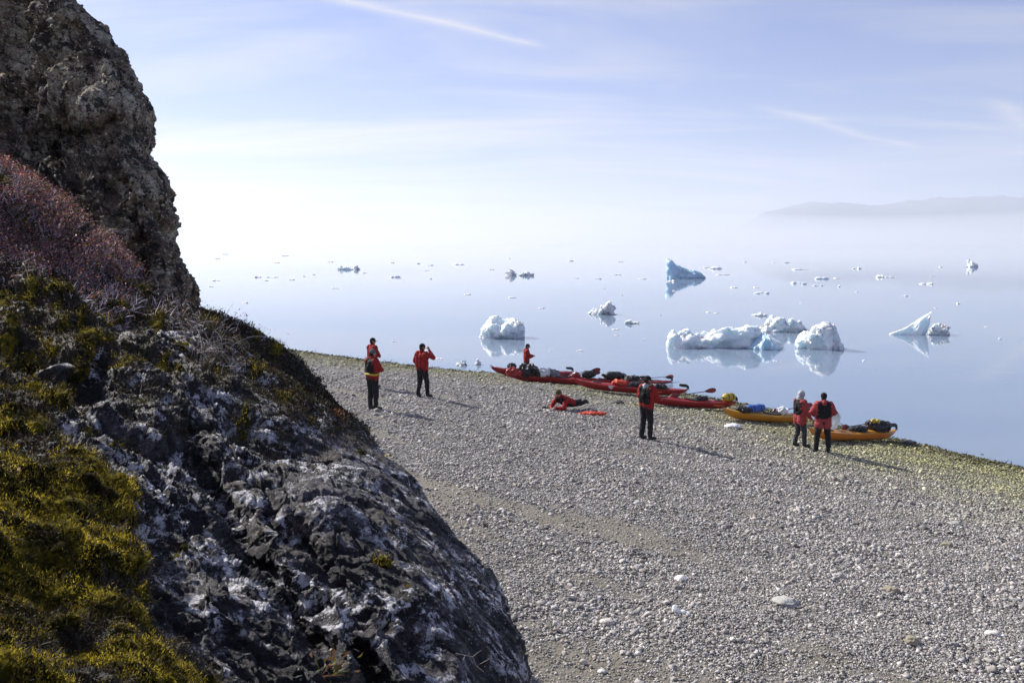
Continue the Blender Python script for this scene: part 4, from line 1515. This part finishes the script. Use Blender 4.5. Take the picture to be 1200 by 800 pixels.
def bundle(loc, size, mat, label, cat, name, seed, strap=True, n=6):
    """crumpled soft pile: jackets, sheeting, spray skirts"""
    root = empty(name, loc)
    tag(root, label, cat)
    r_ = random.Random(seed)
    sx_, sy_, sz_ = size
    sh_ = [ellipsoid((r_.uniform(-.35, .35) * sx_, r_.uniform(-.3, .3) * sy_, sz_ * r_.uniform(.3, .55)), (sx_ * r_.uniform(.22, .4), sy_ * r_.uniform(.3, .45), sz_ * r_.uniform(.35, .55))) for _ in range(n)]
    vx = max(0.012, min(size) * .06)
    fuse('cloth', sh_, mat, root, vx, 1, lambda P_: min(size) * 0.22 * ridged(P_ / min(size) * 1.3, 3, seed) - min(size) * .1)
    if strap:
        tube(root, 'strap', [(-sx_ * .4, 0, sz_ * .4), (-.1 * sx_, -.1 * sy_, sz_ * .95), (sx_ * .2, 0, sz_ * .9), (sx_ * .45, .1 * sy_, sz_ * .3)], 0.014, M_BLACK, 0.01, 6)
    return root


KA = {}


def K(key, px0, py0, px1, py1, *a, **k):
    p0, p1 = hit(px0, py0), hit(px1, py1)
    print('kayak', key, 'len', round((Vector(p1) - Vector(p0)).length, 2), 'gz', round(p0.z, 2), round(p1.z, 2))
    r, M = kayak(p0, p1, *a, **k)
    KA[key] = r
    return r


K('a', 575, 440, 668, 444, M_RED, M_REDDECK, 'farthest red kayak, its bow sticking out left of the heaped gear', L=4.7)
K('b', 593, 446, 700, 452, M_RED, M_REDDECK, 'red kayak heaped with black and white gear on its left half', L=5.0)
K('c', 656, 449, 745, 455, M_RED, M_REDDECK, 'red kayak carrying two black bags, behind the one with the white badge', L=4.2)
K('d', 671, 456, 803, 467, M_RED, M_REDDECK, 'red kayak with a white badge on its side, partly behind the brimmed hat', L=5.1)
K('e', 706, 450, 797, 456, M_RED, M_REDDECK, 'red kayak at the water edge with an orange paddle laid on it', L=4.2)
K('f', 752, 474, 862, 481, M_RED, M_REDDECK, 'red kayak with a yellow bag on its stern deck, nearest of the red ones', L=4.2)
K('g', 846, 492, 948, 497, M_YEL, M_YELDECK, 'yellow kayak with a blue bag on deck, left of the two standing people', L=4.2)
K('h', 947, 517, 1056, 516, M_ORG, M_ORGDECK, 'orange yellow kayak at the right end, behind the man with the black vest', L=4.9)

# ------------------------------------------------------------------ people
M_SKIN = plain('skin', (0.42, 0.23, 0.16), 0.55, vary=0.08)
M_HAIRD = plain('dark_hair', (0.03, 0.02, 0.015), 0.7)
M_JRED = plain('red_drysuit_cloth', (0.30, 0.020, 0.018), 0.75, vary=0.3, scale=14, bump=0.4)
M_JPINK = plain('faded_red_drysuit_cloth', (0.36, 0.060, 0.062), 0.75, vary=0.3, scale=14, bump=0.4)
M_TROU = plain('black_trouser_cloth', (0.020, 0.020, 0.024), 0.85, vary=0.35, scale=14, bump=0.4)
M_TGREY = plain('charcoal_trouser_cloth', (0.050, 0.052, 0.065), 0.85, vary=0.3, scale=14, bump=0.4)
M_PFD = plain('black_life_vest', (0.013, 0.013, 0.015), 0.7, vary=0.3, scale=18, bump=0.5)
M_HBLK = plain('black_hat_cloth', (0.015, 0.014, 0.016), 0.85)
M_HBRN = plain('brown_hat_cloth', (0.10, 0.075, 0.03), 0.85)
M_HGRY = plain('grey_blue_knit', (0.10, 0.13, 0.16), 0.9)
M_SCARF = plain('pale_grey_scarf', (0.42, 0.43, 0.46), 0.85, vary=0.35)
M_YBELT = plain('yellow_belt_cloth', (0.55, 0.42, 0.03), 0.6)
M_BOOT = plain('black_boot_rubber', (0.012, 0.012, 0.013), 0.55)
M_EYE = plain('dark_eye', (0.02, 0.015, 0.012), 0.2)


def hand_shapes(wr, dirv, palm_n, curl=0.6, side=1):
    """palm, four bent fingers and a thumb leaving the side of the palm"""
    d = Vector(dirv).normalized(); nrm = Vector(palm_n); nrm = (nrm - d * nrm.dot(d)).normalized()
    s = d.cross(nrm) * side
    wr = Vector(wr)
    S = [capsule(wr + s * .018, wr + d * .075 + s * .024, .020, .017, 1, 8), capsule(wr - s * .018, wr + d * .075 - s * .024, .020, .017, 1, 8), capsule(wr, wr + d * .08, .02, .017, 1, 8)]
    for k, ln in ((-1.5, .058), (-.5, .072), (.5, .078), (1.5, .070)):
        b = wr + d * .082 + s * (k * .0185)
        m = b + (d * math.cos(curl) + nrm * math.sin(curl)).normalized() * ln * .5
        e = m + (d * math.cos(curl * 2) + nrm * math.sin(curl * 2)).normalized() * ln * .5
        S += [capsule(b, m, .0092, .0085, 1, 8), capsule(m, e, .0085, .0075, 1, 8)]
    b = wr + d * .025 + s * .032
    m = b + (d * .6 + s * .6 + nrm * .4).normalized() * .04
    e = m + (d * .8 + nrm * .5).normalized() * .03
    S += [capsule(b, m, .012, .010, 1, 8), capsule(m, e, .010, .0085, 1, 8)]
    return S


STAND = dict(pel=(0, 0, .95), spi=(0, .0, 1.15), che=(0, .0, 1.34), nek=(0, .01, 1.50), head=(0, .03, 1.635), hyaw=0.0,
             shl=(-.19, 0, 1.42), shr=(.19, 0, 1.42), ell=(-.27, -.02, 1.14), elr=(.27, -.02, 1.14), wrl=(-.25, .10, .90), wrr=(.25, .10, .90),
             hl=(-.09, 0, .92), hr=(.09, 0, .92), kl=(-.12, .03, .50), kr=(.12, .03, .50), al=(-.13, 0, .09), ar=(.13, 0, .09),
             fl=(-.16, .16, .03), fr=(.16, .16, .03), hdl=None, hdr=None)


def person(loc, yaw, label, pose=None, jacket=None, trousers=None, vest=None, hat=None, hat_kind='beanie', belt=None, scale=1.0, hood=None, group=None, pitch=0.0, rollx=0.0, skirt=None):
    P_ = dict(STAND)
    if pose: P_.update(pose)
    j = {k: (np.array(v, float) if isinstance(v, tuple) else v) for k, v in P_.items()}
    root = empty('person', loc, (0, 0, yaw))
    root.scale = (scale,) * 3
    tag(root, label, 'person', group)
    hd = j['head']; hy = j['hyaw']
    upv = (hd - j['nek']); upv = upv / np.linalg.norm(upv)
    Rz = Matrix.Rotation(hy, 3, 'Z')
    fwd = np.array(Rz @ Vector((0, 1, 0))); 
    if 'face' in j and j['face'] is not None:
        fwd = np.array(j['face']) / np.linalg.norm(j['face'])
    fwd = fwd - upv * (fwd @ upv); fwd /= np.linalg.norm(fwd)
    rgt = np.cross(fwd, upv)

    def hp(x, y, z):
        return hd + rgt * x + fwd * y + upv * z

    def hell(c, r, n=16):
        V_, F_ = ellipsoid((0, 0, 0), r, n)
        V_ = V_ + np.array(c)
        return np.array([hp(*v_) for v_ in V_]), F_
    # body
    S = [hell((0, 0, 0.012), (.074, .094, .105)), hell((0, .035, -.055), (.050, .055, .058)), hell((0, .098, -.012), (.013, .020, .022), 10),
         hell((0, .078, -.062), (.026, .014, .010), 10), hell((-.076, -.005, 0), (.012, .022, .032), 10), hell((.076, -.005, 0), (.012, .022, .032), 10), hell((0, .08, .03), (.05, .014, .012), 10)]
    S.append(capsule(j['nek'] - upv * .04, hp(0, -.01, -.06), .058, .052))
    for s_, sh_, el_, wr_, hdv in ((-1, 'shl', 'ell', 'wrl', 'hdl'), (1, 'shr', 'elr', 'wrr', 'hdr')):
        S += [capsule(j[sh_], j[el_], .052, .040), capsule(j[el_], j[wr_], .040, .026)]
        dv = j[wr_] - j[el_] if j[hdv] is None else np.array(j[hdv])
        pn = np.array([-s_, 0.2, 0.0]) if abs(dv[2]) > np.hypot(dv[0], dv[1]) else np.array([0, 0, -1.0])
        S += hand_shapes(j[wr_], dv, pn, 0.6, s_)
    S += [capsule(j['shl'], j['shr'], .06, .06), capsule(j['che'], j['pel'], .12, .12, .8), capsule(j['hl'], j['hr'], .10, .10)]
    for a, b, c, d in (('hl', 'kl', 'al', 'fl'), ('hr', 'kr', 'ar', 'fr')):
        S += [capsule(j[a], j[b], .085, .055), capsule(j[b], j[c], .055, .038), capsule(j[c], j[d], .04, .035)]
    fuse('body', S, M_SKIN, root, 0.0085, 1)
    for s_ in (-1, 1):
        e = hp(s_ * .030, .088, .008)
        V_, F_ = ellipsoid(e, (.011, .008, .008), 8)
        mesh_py('eye', V_, F_, M_EYE, root)
    # hair low on the head
    hr_ = [hell((0, -.018, 0.012), (.082, .092, .108)), hell((0, -.035, -.045), (.07, .065, .06))]
    fuse('hair', hr_, M_HAIRD, root, 0.012, 1)

    def wr(amp, sc, sd):
        return lambda Q_: amp * ridged(Q_ * sc, 3, sd) - amp * .6
    sd = int(abs(loc[0]) * 100 + loc[1] * 10) % 97
    if jacket:
        S = [capsule(j['shl'] + np.array([.03, 0, -.01]), j['hl'] + np.array([.0, 0, .02]), .115, .125, 1.0), capsule(j['shr'] + np.array([-.03, 0, -.01]), j['hr'] + np.array([.0, 0, .02]), .115, .125, 1.0),
             capsule(j['che'], j['pel'], .135, .13), capsule(j['che'] + (j['nek'] - j['che']) * .5, j['nek'] + upv * .02, .085, .075)]
        for sh_, el_, wr_ in (('shl', 'ell', 'wrl'), ('shr', 'elr', 'wrr')):
            S += [capsule(j[sh_], j[el_], .082, .066), capsule(j[el_], j[wr_] + (j[el_] - j[wr_]) * .08, .066, .046)]
        fuse('jacket', S, jacket, root, 0.013, 2, wr(.016, 7.5, sd))
    if trousers:
        S = [capsule(j['hl'], j['hr'], .125, .125), capsule(j['pel'], j['pel'] + np.array([0, 0, .02]), .13, .13)]
        for a, b, c in (('hl', 'kl', 'al'), ('hr', 'kr', 'ar')):
            S += [capsule(j[a], j[b], .112, .080), capsule(j[b], j[c] + (j[b] - j[c]) * .05, .080, .062)]
        fuse('trousers', S, trousers, root, 0.013, 2, wr(.014, 8, sd + 3))
    for n_, (c, d) in enumerate((('al', 'fl'), ('ar', 'fr'))):
        kn = j['kl' if n_ == 0 else 'kr']
        S = [capsule(j[c] + np.array([0, 0, -.02]), j[d], .058, .050), capsule(j[c], j[c] + (kn - j[c]) * .35, .058, .060)]
        fuse('boot', S, M_BOOT, root, 0.012, 1)
    if vest:
        a_ = j['spi'] + (j['pel'] - j['spi']) * .25
        lat = (j['shr'] - j['shl']); lat /= np.linalg.norm(lat)
        S = [capsule(j['shl'] + lat * .06 - np.array([0, 0, .02]), a_ - lat * .085, .120, .142, 1.1), capsule(j['shr'] - lat * .06 - np.array([0, 0, .02]), a_ + lat * .085, .120, .142, 1.1),
             capsule(j['che'], a_, .15, .15, 1.05)]
        fuse('life_vest', S, vest, root, 0.015, 1, wr(.012, 9, sd + 5))
        bk = j['che'] + (a_ - j['che']) * .45
        V_, F_ = ellipsoid(bk + np.array([0, -.155, 0]), (.085, .045, .10), 14)
        mesh_py('back_pocket', V_, F_, vest, root)
    if skirt:
        S = [capsule(j['pel'] + np.array([-.09, 0, .06]), j['pel'] + np.array([-.10, 0, -.12]), .13, .14), capsule(j['pel'] + np.array([.09, 0, .06]), j['pel'] + np.array([.10, 0, -.12]), .13, .14)]
        fuse('jacket_hem', S, skirt, root, 0.014, 2, wr(.012, 8, sd + 8))
    if belt:
        p_ = j['pel'] + np.array([0, 0, .10])
        pts = [(p_[0] + .235 * math.cos(t_), p_[1] + .158 * math.sin(t_), p_[2] + .008 * math.sin(3 * t_)) for t_ in np.linspace(0, 2 * PI, 26)]
        tube(root, 'belt', pts, .030, belt, .030, 8)
    if hood:
        S = [capsule(j['nek'] + np.array([-.09, -.02, -.02]), j['nek'] + np.array([.09, -.02, -.02]), .06, .06), capsule(j['nek'] + np.array([0, -.09, -.05]), j['nek'] + np.array([0, -.06, .02]), .06, .06)]
        fuse('collar', S, hood, root, 0.012, 2, wr(.01, 12, sd + 9))
    if hat:
        if hat_kind == 'scarf':
            S = [hell((0, -.012, .02), (.094, .106, .118)), hell((0, -.045, -.075), (.085, .085, .07)), hell((0, -.03, -.13), (.10, .10, .05))]
            fuse('headscarf', S, hat, root, 0.012, 1, lambda Q_: .010 * ridged(Q_ * 14, 3, 4))
        else:
            crown = hell((0, -.008, .045), (.090, .104, .092), 20)
            V_, F_ = crown
            o_ = fuse('hat', [crown] if hat_kind == 'beanie' else [crown, (np.array([hp(x_, y_, z_) for x_, y_, z_ in (ellipsoid((0, .10 if hat_kind == 'cap' else 0.01, .028), (.075, .085, .010) if hat_kind == 'cap' else (.20, .21, .016), 20)[0])]), ellipsoid((0, 0, 0), (1, 1, 1), 20)[1])],
                      hat, root, 0.007, 1)
            # cut the crown off above the brow
            bm = bmesh.new(); bm.from_mesh(o_.data)
            cut = hp(0, 0, .012 if hat_kind != 'beanie' else .004)
            bmesh.ops.bisect_plane(bm, geom=bm.verts[:] + bm.edges[:] + bm.faces[:], plane_co=Vector(cut), plane_no=Vector(upv), clear_inner=True)
            bm.to_mesh(o_.data); bm.free()
    return root


def stand_at(px, py):
    p = hit(px, py)
    return (p.x, p.y, gz(p.x, p.y) + 0.015)


def yaw_right(deg):
    """0 = facing away from the camera (+Y); positive turns to the right"""
    return -math.radians(deg)


person(stand_at(437, 453), yaw_right(50), 'person in red jacket and dark peaked cap, half hidden behind the yellow belted one',
       dict(ell=(-.26, .10, 1.16), wrl=(-.06, .26, 1.12), elr=(.26, .10, 1.16), wrr=(.06, .25, 1.10), hyaw=-0.5), M_JRED, M_TGREY, None, M_HBLK, 'cap', scale=0.99)
person(stand_at(437, 479), yaw_right(42), 'person with folded arms in grey beanie, black life vest and yellow belt at the left',
       dict(ell=(-.29, .10, 1.18), wrl=(.04, .25, 1.17), elr=(.29, .10, 1.18), wrr=(-.04, .27, 1.20), kr=(.13, .02, .50), hyaw=-0.2), M_JRED, M_TROU, M_PFD, M_HGRY, 'beanie', belt=M_YBELT, scale=1.0)
person(stand_at(495, 466), yaw_right(35), 'person in red jacket and black cap holding a hand up to the face',
       dict(elr=(.32, .20, 1.30), wrr=(.10, .24, 1.55), ell=(-.30, -.02, 1.16), wrl=(-.24, .16, .98), al=(-.16, -.04, .09), fl=(-.20, .12, .03), ar=(.15, .08, .09), fr=(.20, .22, .03), kr=(.13, .08, .5), hyaw=-0.5, hdr=(-.4, .0, .9)),
       M_JRED, M_TROU, None, M_HBLK, 'beanie', scale=1.0)
pz = stand_at(617, 446)
person(pz, yaw_right(80), 'person in red jacket and cap standing beyond the heaped gear, nearest the water',
       dict(ell=(-.24, .12, 1.16), wrl=(-.05, .30, 1.20), elr=(.24, .12, 1.16), wrr=(.06, .30, 1.18), head=(0, .05, 1.63), hyaw=-0.2), M_JRED, M_TGREY, None, M_HBLK, 'cap', scale=0.98)
person(stand_at(757, 515), yaw_right(48), 'person in brimmed hat and black life vest with grey collar in mid beach',
       dict(ell=(-.30, .04, 1.17), wrl=(-.18, .26, 1.16), elr=(.30, .10, 1.18), wrr=(.20, .34, 1.14), hyaw=-0.45, al=(-.15, -.02, .09), ar=(.12, .03, .09), fr=(.15, .2, .03)),
       M_JRED, M_TROU, M_PFD, M_HBLK, 'brim', hood=M_SCARF, scale=1.02)
person(stand_at(936, 524), yaw_right(75), 'person with pale grey headscarf in faded red jacket and dark vest by the kayaks',
       dict(ell=(-.24, .10, 1.16), wrl=(-.10, .30, 1.05), elr=(.26, .06, 1.13), wrr=(.22, .24, .93), al=(-.12, -.08, .09), fl=(-.15, .08, .03), ar=(.11, .12, .09), fr=(.13, .28, .03), kr=(.11, .10, .5), hyaw=-0.1),
       M_JPINK, M_TGREY, M_PFD, M_SCARF, 'scarf', skirt=M_JPINK, scale=0.97)
person(stand_at(963, 532), yaw_right(8), 'person in black cap and black vest over faded red sleeves seen from behind',
       dict(ell=(-.33, .02, 1.20), wrl=(-.20, .22, 1.05), elr=(.33, .02, 1.20), wrr=(.20, .22, 1.05), al=(-.17, 0, .09), ar=(.17, 0, .09), fl=(-.22, .14, .03), fr=(.22, .14, .03), kl=(-.15, .02, .5), kr=(.15, .02, .5), hyaw=-0.3),
       M_JPINK, M_TROU, M_PFD, M_HBLK, 'beanie', skirt=M_JPINK, hood=M_JPINK, scale=1.0)
# lying on the stones, propped on the elbows
gx = hit(655, 480)
person((gx.x, gx.y, gz(gx.x, gx.y)), math.radians(136), 'person in brown hat lying on the stones propped on the elbows, legs to the right',
       dict(pel=(0, -.55, .15), spi=(0, -.38, .20), che=(0, -.20, .32), nek=(0, -.08, .44), head=(0, .02, .56), face=(0, 1, -.1),
            shl=(-.19, -.14, .36), shr=(.19, -.14, .36), ell=(-.28, .08, .08), elr=(.28, .08, .08), wrl=(-.10, .28, .10), wrr=(.10, .28, .10),
            hl=(-.09, -.58, .14), hr=(.09, -.58, .14), kl=(-.17, -.97, .12), kr=(.15, -.95, .10), al=(-.05, -1.34, .12), ar=(.2, -1.36, .10), fl=(-.02, -1.48, .05), fr=(.24, -1.50, .05)),
       M_JRED, M_TROU, M_PFD, M_HBRN, 'beanie', scale=1.0)

# ------------------------------------------------------------------ gear


def bag_on(key, x, y, z, size, mat, label, rz=0.0):
    p, R_ = on_deck(KA[key], x, y, z)
    rzk = KA[key].rotation_euler.z
    return dry_bag(p, size, mat, label, rzk + rz)


def bundle_on(key, x, y, z, size, mat, label, cat, name, seed, **k):
    p, R_ = on_deck(KA[key], x, y, z)
    o_ = bundle(p, size, mat, label, cat, name, seed, **k)
    o_.rotation_euler = KA[key].rotation_euler
    return o_


bundle_on('b', -2.15, -.02, .24, (.62, .50, .36), M_RED, 'crumpled red bag on the left tip of the gear laden kayak', 'bag', 'soft_bag', 31)
bundle_on('b', -1.45, 0, .30, (.75, .50, .48), M_BLACK, 'black heap of life vests on the gear laden kayak', 'life vests', 'life_vest_heap', 32)
bundle_on('b', -.85, -.05, .30, (.50, .45, .32), M_WHITE, 'white and grey cloth bundle in the middle of the heaped gear', 'cloth bundle', 'cloth_bundle', 33)
bundle_on('b', -.35, 0, .30, (.60, .45, .34), M_GREY, 'grey spray skirt bundle at the right of the heaped gear', 'cloth bundle', 'cloth_bundle', 34)
bundle_on('a', -1.2, 0, .30, (.45, .35, .30), M_BLACK, 'small dark bundle on deck of the farthest red kayak', 'bundle', 'cloth_bundle', 35)
bag_on('c', -.75, 0, .36, (.62, .17), M_BLACK, 'black cylinder bag standing up on the second red deck, left one', .2)
bag_on('c', .45, 0, .34, (.72, .20), M_BLACK, 'large black cylinder bag with a pale patch, right of the other black bag')
bundle_on('e', -1.0, 0, .32, (.55, .35, .22), M_BLACK, 'flat black bag on the red kayak by the water edge', 'bag', 'soft_bag', 36)
bundle_on('d', -.55, 0, .32, (.60, .30, .20), M_ORANGE, 'orange red jacket folded on the deck of the kayak with the white badge', 'jacket', 'folded_jacket', 37)
bundle_on('d', .2, 0, .32, (.50, .35, .18), M_DKGREY, 'dark grey spray skirt over the cockpit of the badged kayak', 'spray skirt', 'spray_skirt', 38)
bag_on('f', 1.75, 0, .36, (.50, .17), M_YBAG, 'yellow rounded bag strapped on the stern of the nearest red kayak')
bag_on('g', -.65, 0, .33, (.80, .15), M_BLUE, 'blue cylinder bag lying on the yellow kayak')
bundle_on('g', .65, 0, .32, (.45, .35, .24), M_WHITE, 'crumpled white plastic sheet on the yellow kayak', 'plastic sheet', 'plastic_sheet', 39, strap=False)
bundle_on('g', -1.25, 0, .30, (.55, .35, .18), M_BLACK, 'black spray skirt on the bow of the yellow kayak', 'spray skirt', 'spray_skirt', 40)
bundle_on('h', 1.35, 0, .33, (.80, .45, .34), M_BLACK, 'black life vest with yellow trim on the stern of the orange yellow kayak', 'life vest', 'life_vest_heap', 41)
bundle_on('h', 1.15, .05, .58, (.30, .22, .14), M_YBAG, 'small yellow bag on top of the black life vest', 'bag', 'soft_bag', 42)

bundle_on('c', 1.35, 0, .30, (.55, .40, .26), M_BLACK, 'dark crumpled cloth on the stern of the kayak with two black bags', 'cloth bundle', 'cloth_bundle', 43)
bundle_on('c', -1.35, 0, .30, (.45, .32, .24), M_RED, 'small red bag left of the two black bags', 'bag', 'soft_bag', 44)
bundle_on('e', .5, 0, .32, (.45, .30, .20), M_GREY, 'grey cloth bundle on the red kayak by the water edge', 'cloth bundle', 'cloth_bundle', 45)
bundle_on('d', 1.2, 0, .30, (.60, .35, .20), M_BLACK, 'black bundle on the badged kayak beside the brimmed hat', 'cloth bundle', 'cloth_bundle', 46)
bundle_on('f', .55, 0, .32, (.60, .32, .14), M_DKGREY, 'dark grey spray skirt on the nearest red kayak', 'spray skirt', 'spray_skirt', 47)
bundle_on('h', .2, 0, .32, (.60, .35, .16), M_DKGREY, 'dark grey spray skirt on the orange yellow kayak', 'spray skirt', 'spray_skirt', 48)

# white badge on the hull of kayak d
def badge(key, x, side, w, h, z, mat):
    V = []
    pts = [(-w / 2, h / 2), (w / 2, h / 2), (w / 2, 0), (0, -h / 2), (-w / 2, 0)]
    for k in range(2):
        for a_, b_ in pts:
            V.append((x + a_, side * (.285 + .012 * k - .16 * max(0, (0.10 - b_)) ), z + b_))
    Fc = [(4, 3, 2, 1, 0), (5, 6, 7, 8, 9)] + [(j_, (j_ + 1) % 5, (j_ + 1) % 5 + 5, j_ + 5) for j_ in range(5)]
    mesh_py('badge', V, Fc, mat, KA[key], smooth=False)


badge('d', -.95, -1, .26, .16, .20, M_WHITE)
M_STRIPE = plain('orange_hull_patch', (0.85, 0.17, 0.02), 0.4)
for key, xs2 in (('f', (-.3, 1.1)), ('d', (1.1,)), ('g', (.9,)), ('h', (.3, 1.3))):
    for x_ in xs2:
        badge(key, x_, -1, .42, .07, .17, M_STRIPE)


def paddle_px(key, x0, x1, z0, z1, label, blade, y0=0.05, y1=0.1):
    p, _ = on_deck(KA[key], x0, y0, z0); q, _ = on_deck(KA[key], x1, y1, z1)
    return paddle(p, q, label, blade)


paddle_px('b', .1, 2.05, .38, .78, 'paddle with dark red blade sticking up right of the standing person by the gear', M_BLADE)
paddle_px('e', 0.2, 2.25, .38, .58, 'orange bladed paddle laid on the red kayak behind the brimmed hat', M_OBLADE)
paddle_px('f', -.9, 1.15, .36, .74, 'dark red bladed paddle leaning up from the nearest red kayak', M_BLADE)
paddle_px('g', .2, 2.15, .36, .70, 'dark red bladed paddle rising from the yellow kayak toward the headscarf', M_BLADE)
paddle_px('h', -.7, 1.3, .40, .60, 'dark red bladed paddle laid on the orange yellow kayak', M_BLADE)
paddle_px('c', -2.1, -.2, .30, .62, 'paddle with dark red blade propped between the gear and the black bags', M_BLADE)

# camera held by the lying person
p = hit(641, 480)
root = empty('photo_camera', (p.x, p.y, gz(p.x, p.y) + .10), (0, 0, math.radians(112)))
tag(root, 'black photo camera held low by the person lying down', 'camera')
fuse('camera_body', [capsule((-.05, 0, 0), (.05, 0, 0), .042, .042), capsule((0, 0, .03), (0, 0, .05), .025, .02)], M_BLACK, root, .008, 1)
tube(root, 'lens', [(0, .03, 0), (0, .12, 0), (0, .17, 0)], .035, M_BLACK, .038, 14)

# orange red garment on the stones, dark stone, litter of ice
p = hit(694, 487)
g1 = bundle((p.x, p.y, gz(p.x, p.y) + .01), (.70, .28, .10), M_ORANGE, 'orange red garment lying flat on the stones beside the lying person', 'garment', 'garment', 51, strap=False)


def rock(px, py, r, mat, label, seed, flat=0.6, name='rock', cat='rock'):
    p = hit(px, py)
    base, tri = ico(4)
    V = base * np.array([r * 1.2, r, r * flat])
    V = V * (1 + 0.28 * fbm(base * 1.3, 4, seed) + 0.10 * ridged(base * 2.5, 3, seed + 2))[:, None]
    o = mesh_np(name, V, tri, mat)
    o.location = (p.x, p.y, gz(p.x, p.y) + r * flat * .45)
    tag(o, label, cat)
    return o


M_DROCK = plain('dark_wet_rock', (0.045, 0.045, 0.048), 0.5, vary=0.5, scale=6, bump=0.8)
M_LROCK = plain('pale_rock', (0.42, 0.41, 0.38), 0.8, vary=0.3, scale=8, bump=0.8)
M_TROCK = plain('tan_rock', (0.30, 0.27, 0.20), 0.8, vary=0.4, scale=8, bump=0.8)
rock(724, 473, .16, M_DROCK, 'dark rock on the shingle between the lying person and the brimmed hat', 61)
rock(1066, 521, .17, M_DROCK, 'dark wet rock at the water edge just right of the last kayak', 62)
rock(709, 455, .22, M_LROCK, 'pale rock under the bow of the badged red kayak', 63, .45)
rock(858, 500, .22, M_WHITE, 'bright white rock on the shingle below the yellow kayak bow', 64, .35)
rock(920, 710, .13, M_LROCK, 'broad pale grey slab stone in the lower middle of the beach', 65, .4)
rock(1044, 693, .085, M_TROCK, 'tan stone with pale top right of the pale slab', 66, .55)
rock(1110, 638, .08, M_TROCK, 'olive tan stone on sandy gravel at the right of the beach', 67, .5)
rock(1119, 616, .09, M_LROCK, 'pale boulder stone above the olive tan one at the right', 68, .5)
rock(1068, 757, .07, M_TROCK, 'rounded yellowish stone at the lower right', 69, .7)
M_CLEAR = mat_ice('wet_clear_ice', (0.85, 0.90, 0.93), 0.15)
rock(798, 678, .065, M_CLEAR, 'lump of melting white ice alone on the gravel, upper of two', 71, .7, 'ice_lump', 'ice lump')
p = hit(796, 722)
root = empty('ice_shard', (p.x, p.y, gz(p.x, p.y)))
tag(root, 'melting ice shard with a thin tail on the gravel, below the other ice lump', 'ice shard')
fuse('ice', [ellipsoid((-.055, .03, .045), (.035, .04, .06)), ellipsoid((-.01, 0, .025), (.055, .03, .03)), ellipsoid((.05, -.01, .025), (.045, .03, .028)), capsule((.07, -.01, .02), (.14, -.06, .015), .018, .008)],
     M_CLEAR, root, .008, 1, lambda Q_: .008 * fbm(Q_ * 30, 2, 5))

# thin round slab of clear ice standing on edge behind the pair
kp, _ = on_deck(KA['h'], -1.0, .25, .30)
V, nseg = [], 40
for k, yy in ((0, -.035), (1, .035)):
    for t_ in np.linspace(0, 2 * PI, nseg, endpoint=False):
        r_ = .36 * (1 + .05 * math.sin(3 * t_ + 1) + .03 * math.sin(7 * t_))
        V.append((r_ * .82 * math.cos(t_), yy * (1 + .3 * math.sin(2 * t_)), .36 + r_ * 1.1 * math.sin(t_)))
V += [(0, -.055, .36), (0, .055, .36)]
Fc = [(j_, (j_ + 1) % nseg, (j_ + 1) % nseg + nseg, j_ + nseg) for j_ in range(nseg)]
Fc += [(2 * nseg, (j_ + 1) % nseg, j_) for j_ in range(nseg)] + [(2 * nseg + 1, j_ + nseg, (j_ + 1) % nseg + nseg) for j_ in range(nseg)]
tm = NT('clear_slab_ice')
bb_ = tm.bsdf((0.86, 0.90, 0.94), 0.12, 0, tm.bump(tm.noise(tm.coord(), 6, 5), 0.5, 0.03))
bb_.inputs['Transmission Weight'].default_value = 0.45
bb_.inputs['IOR'].default_value = 1.2
o = mesh_py('ice_slab', V, Fc, tm.m)
o.location = (kp.x, kp.y, kp.z)
tag(o, 'round clear slab of ice propped on the kayak behind the person in the black cap', 'ice slab')

# a few dark strands of seaweed along the water edge
M_WEED = plain('olive_seaweed', (0.045, 0.042, 0.012), 0.6)
rs = np.random.RandomState(77)
nw = 5200
b_ = rs.uniform(-50, 2, nw)
d_ = np.abs(rs.normal(0.9, 0.9, nw)) + 0.1
a_ = shore_a(b_) - d_
x_ = (a_ + b_) / math.sqrt(2); y_ = (a_ - b_) / math.sqrt(2)
P0 = np.stack([x_, y_, x_ * 0], 1)
keep = (fbm(P0 * 0.9, 3, 88) > 0.02)
P0 = P0[keep]; d_ = d_[keep]
P0[:, 2] = ground(P0[:, 0], P0[:, 1]) + beach_relief(P0 * np.array([1, 1, 0])) * sstep(.3, 4, d_) + .05
nk = len(P0)
cw = palette(rs, nk, [(0.05, 0.045, 0.012), (0.10, 0.10, 0.02), (0.03, 0.02, 0.012), (0.16, 0.15, 0.04)], [3, 3, 2, 2], .3)
V_, F_, C_ = blades(P0, np.stack([rs.normal(size=nk), rs.normal(size=nk), rs.uniform(0, .5, nk)], 1), rs.uniform(.10, .32, nk), rs.uniform(.02, .05, nk), np.full(nk, 1.2), 4, cw, rs, .8)
o = mesh_np('seaweed', V_, F_, M_STEM, C_)
tag(o, kind='stuff', label='olive seaweed strands along the water edge')
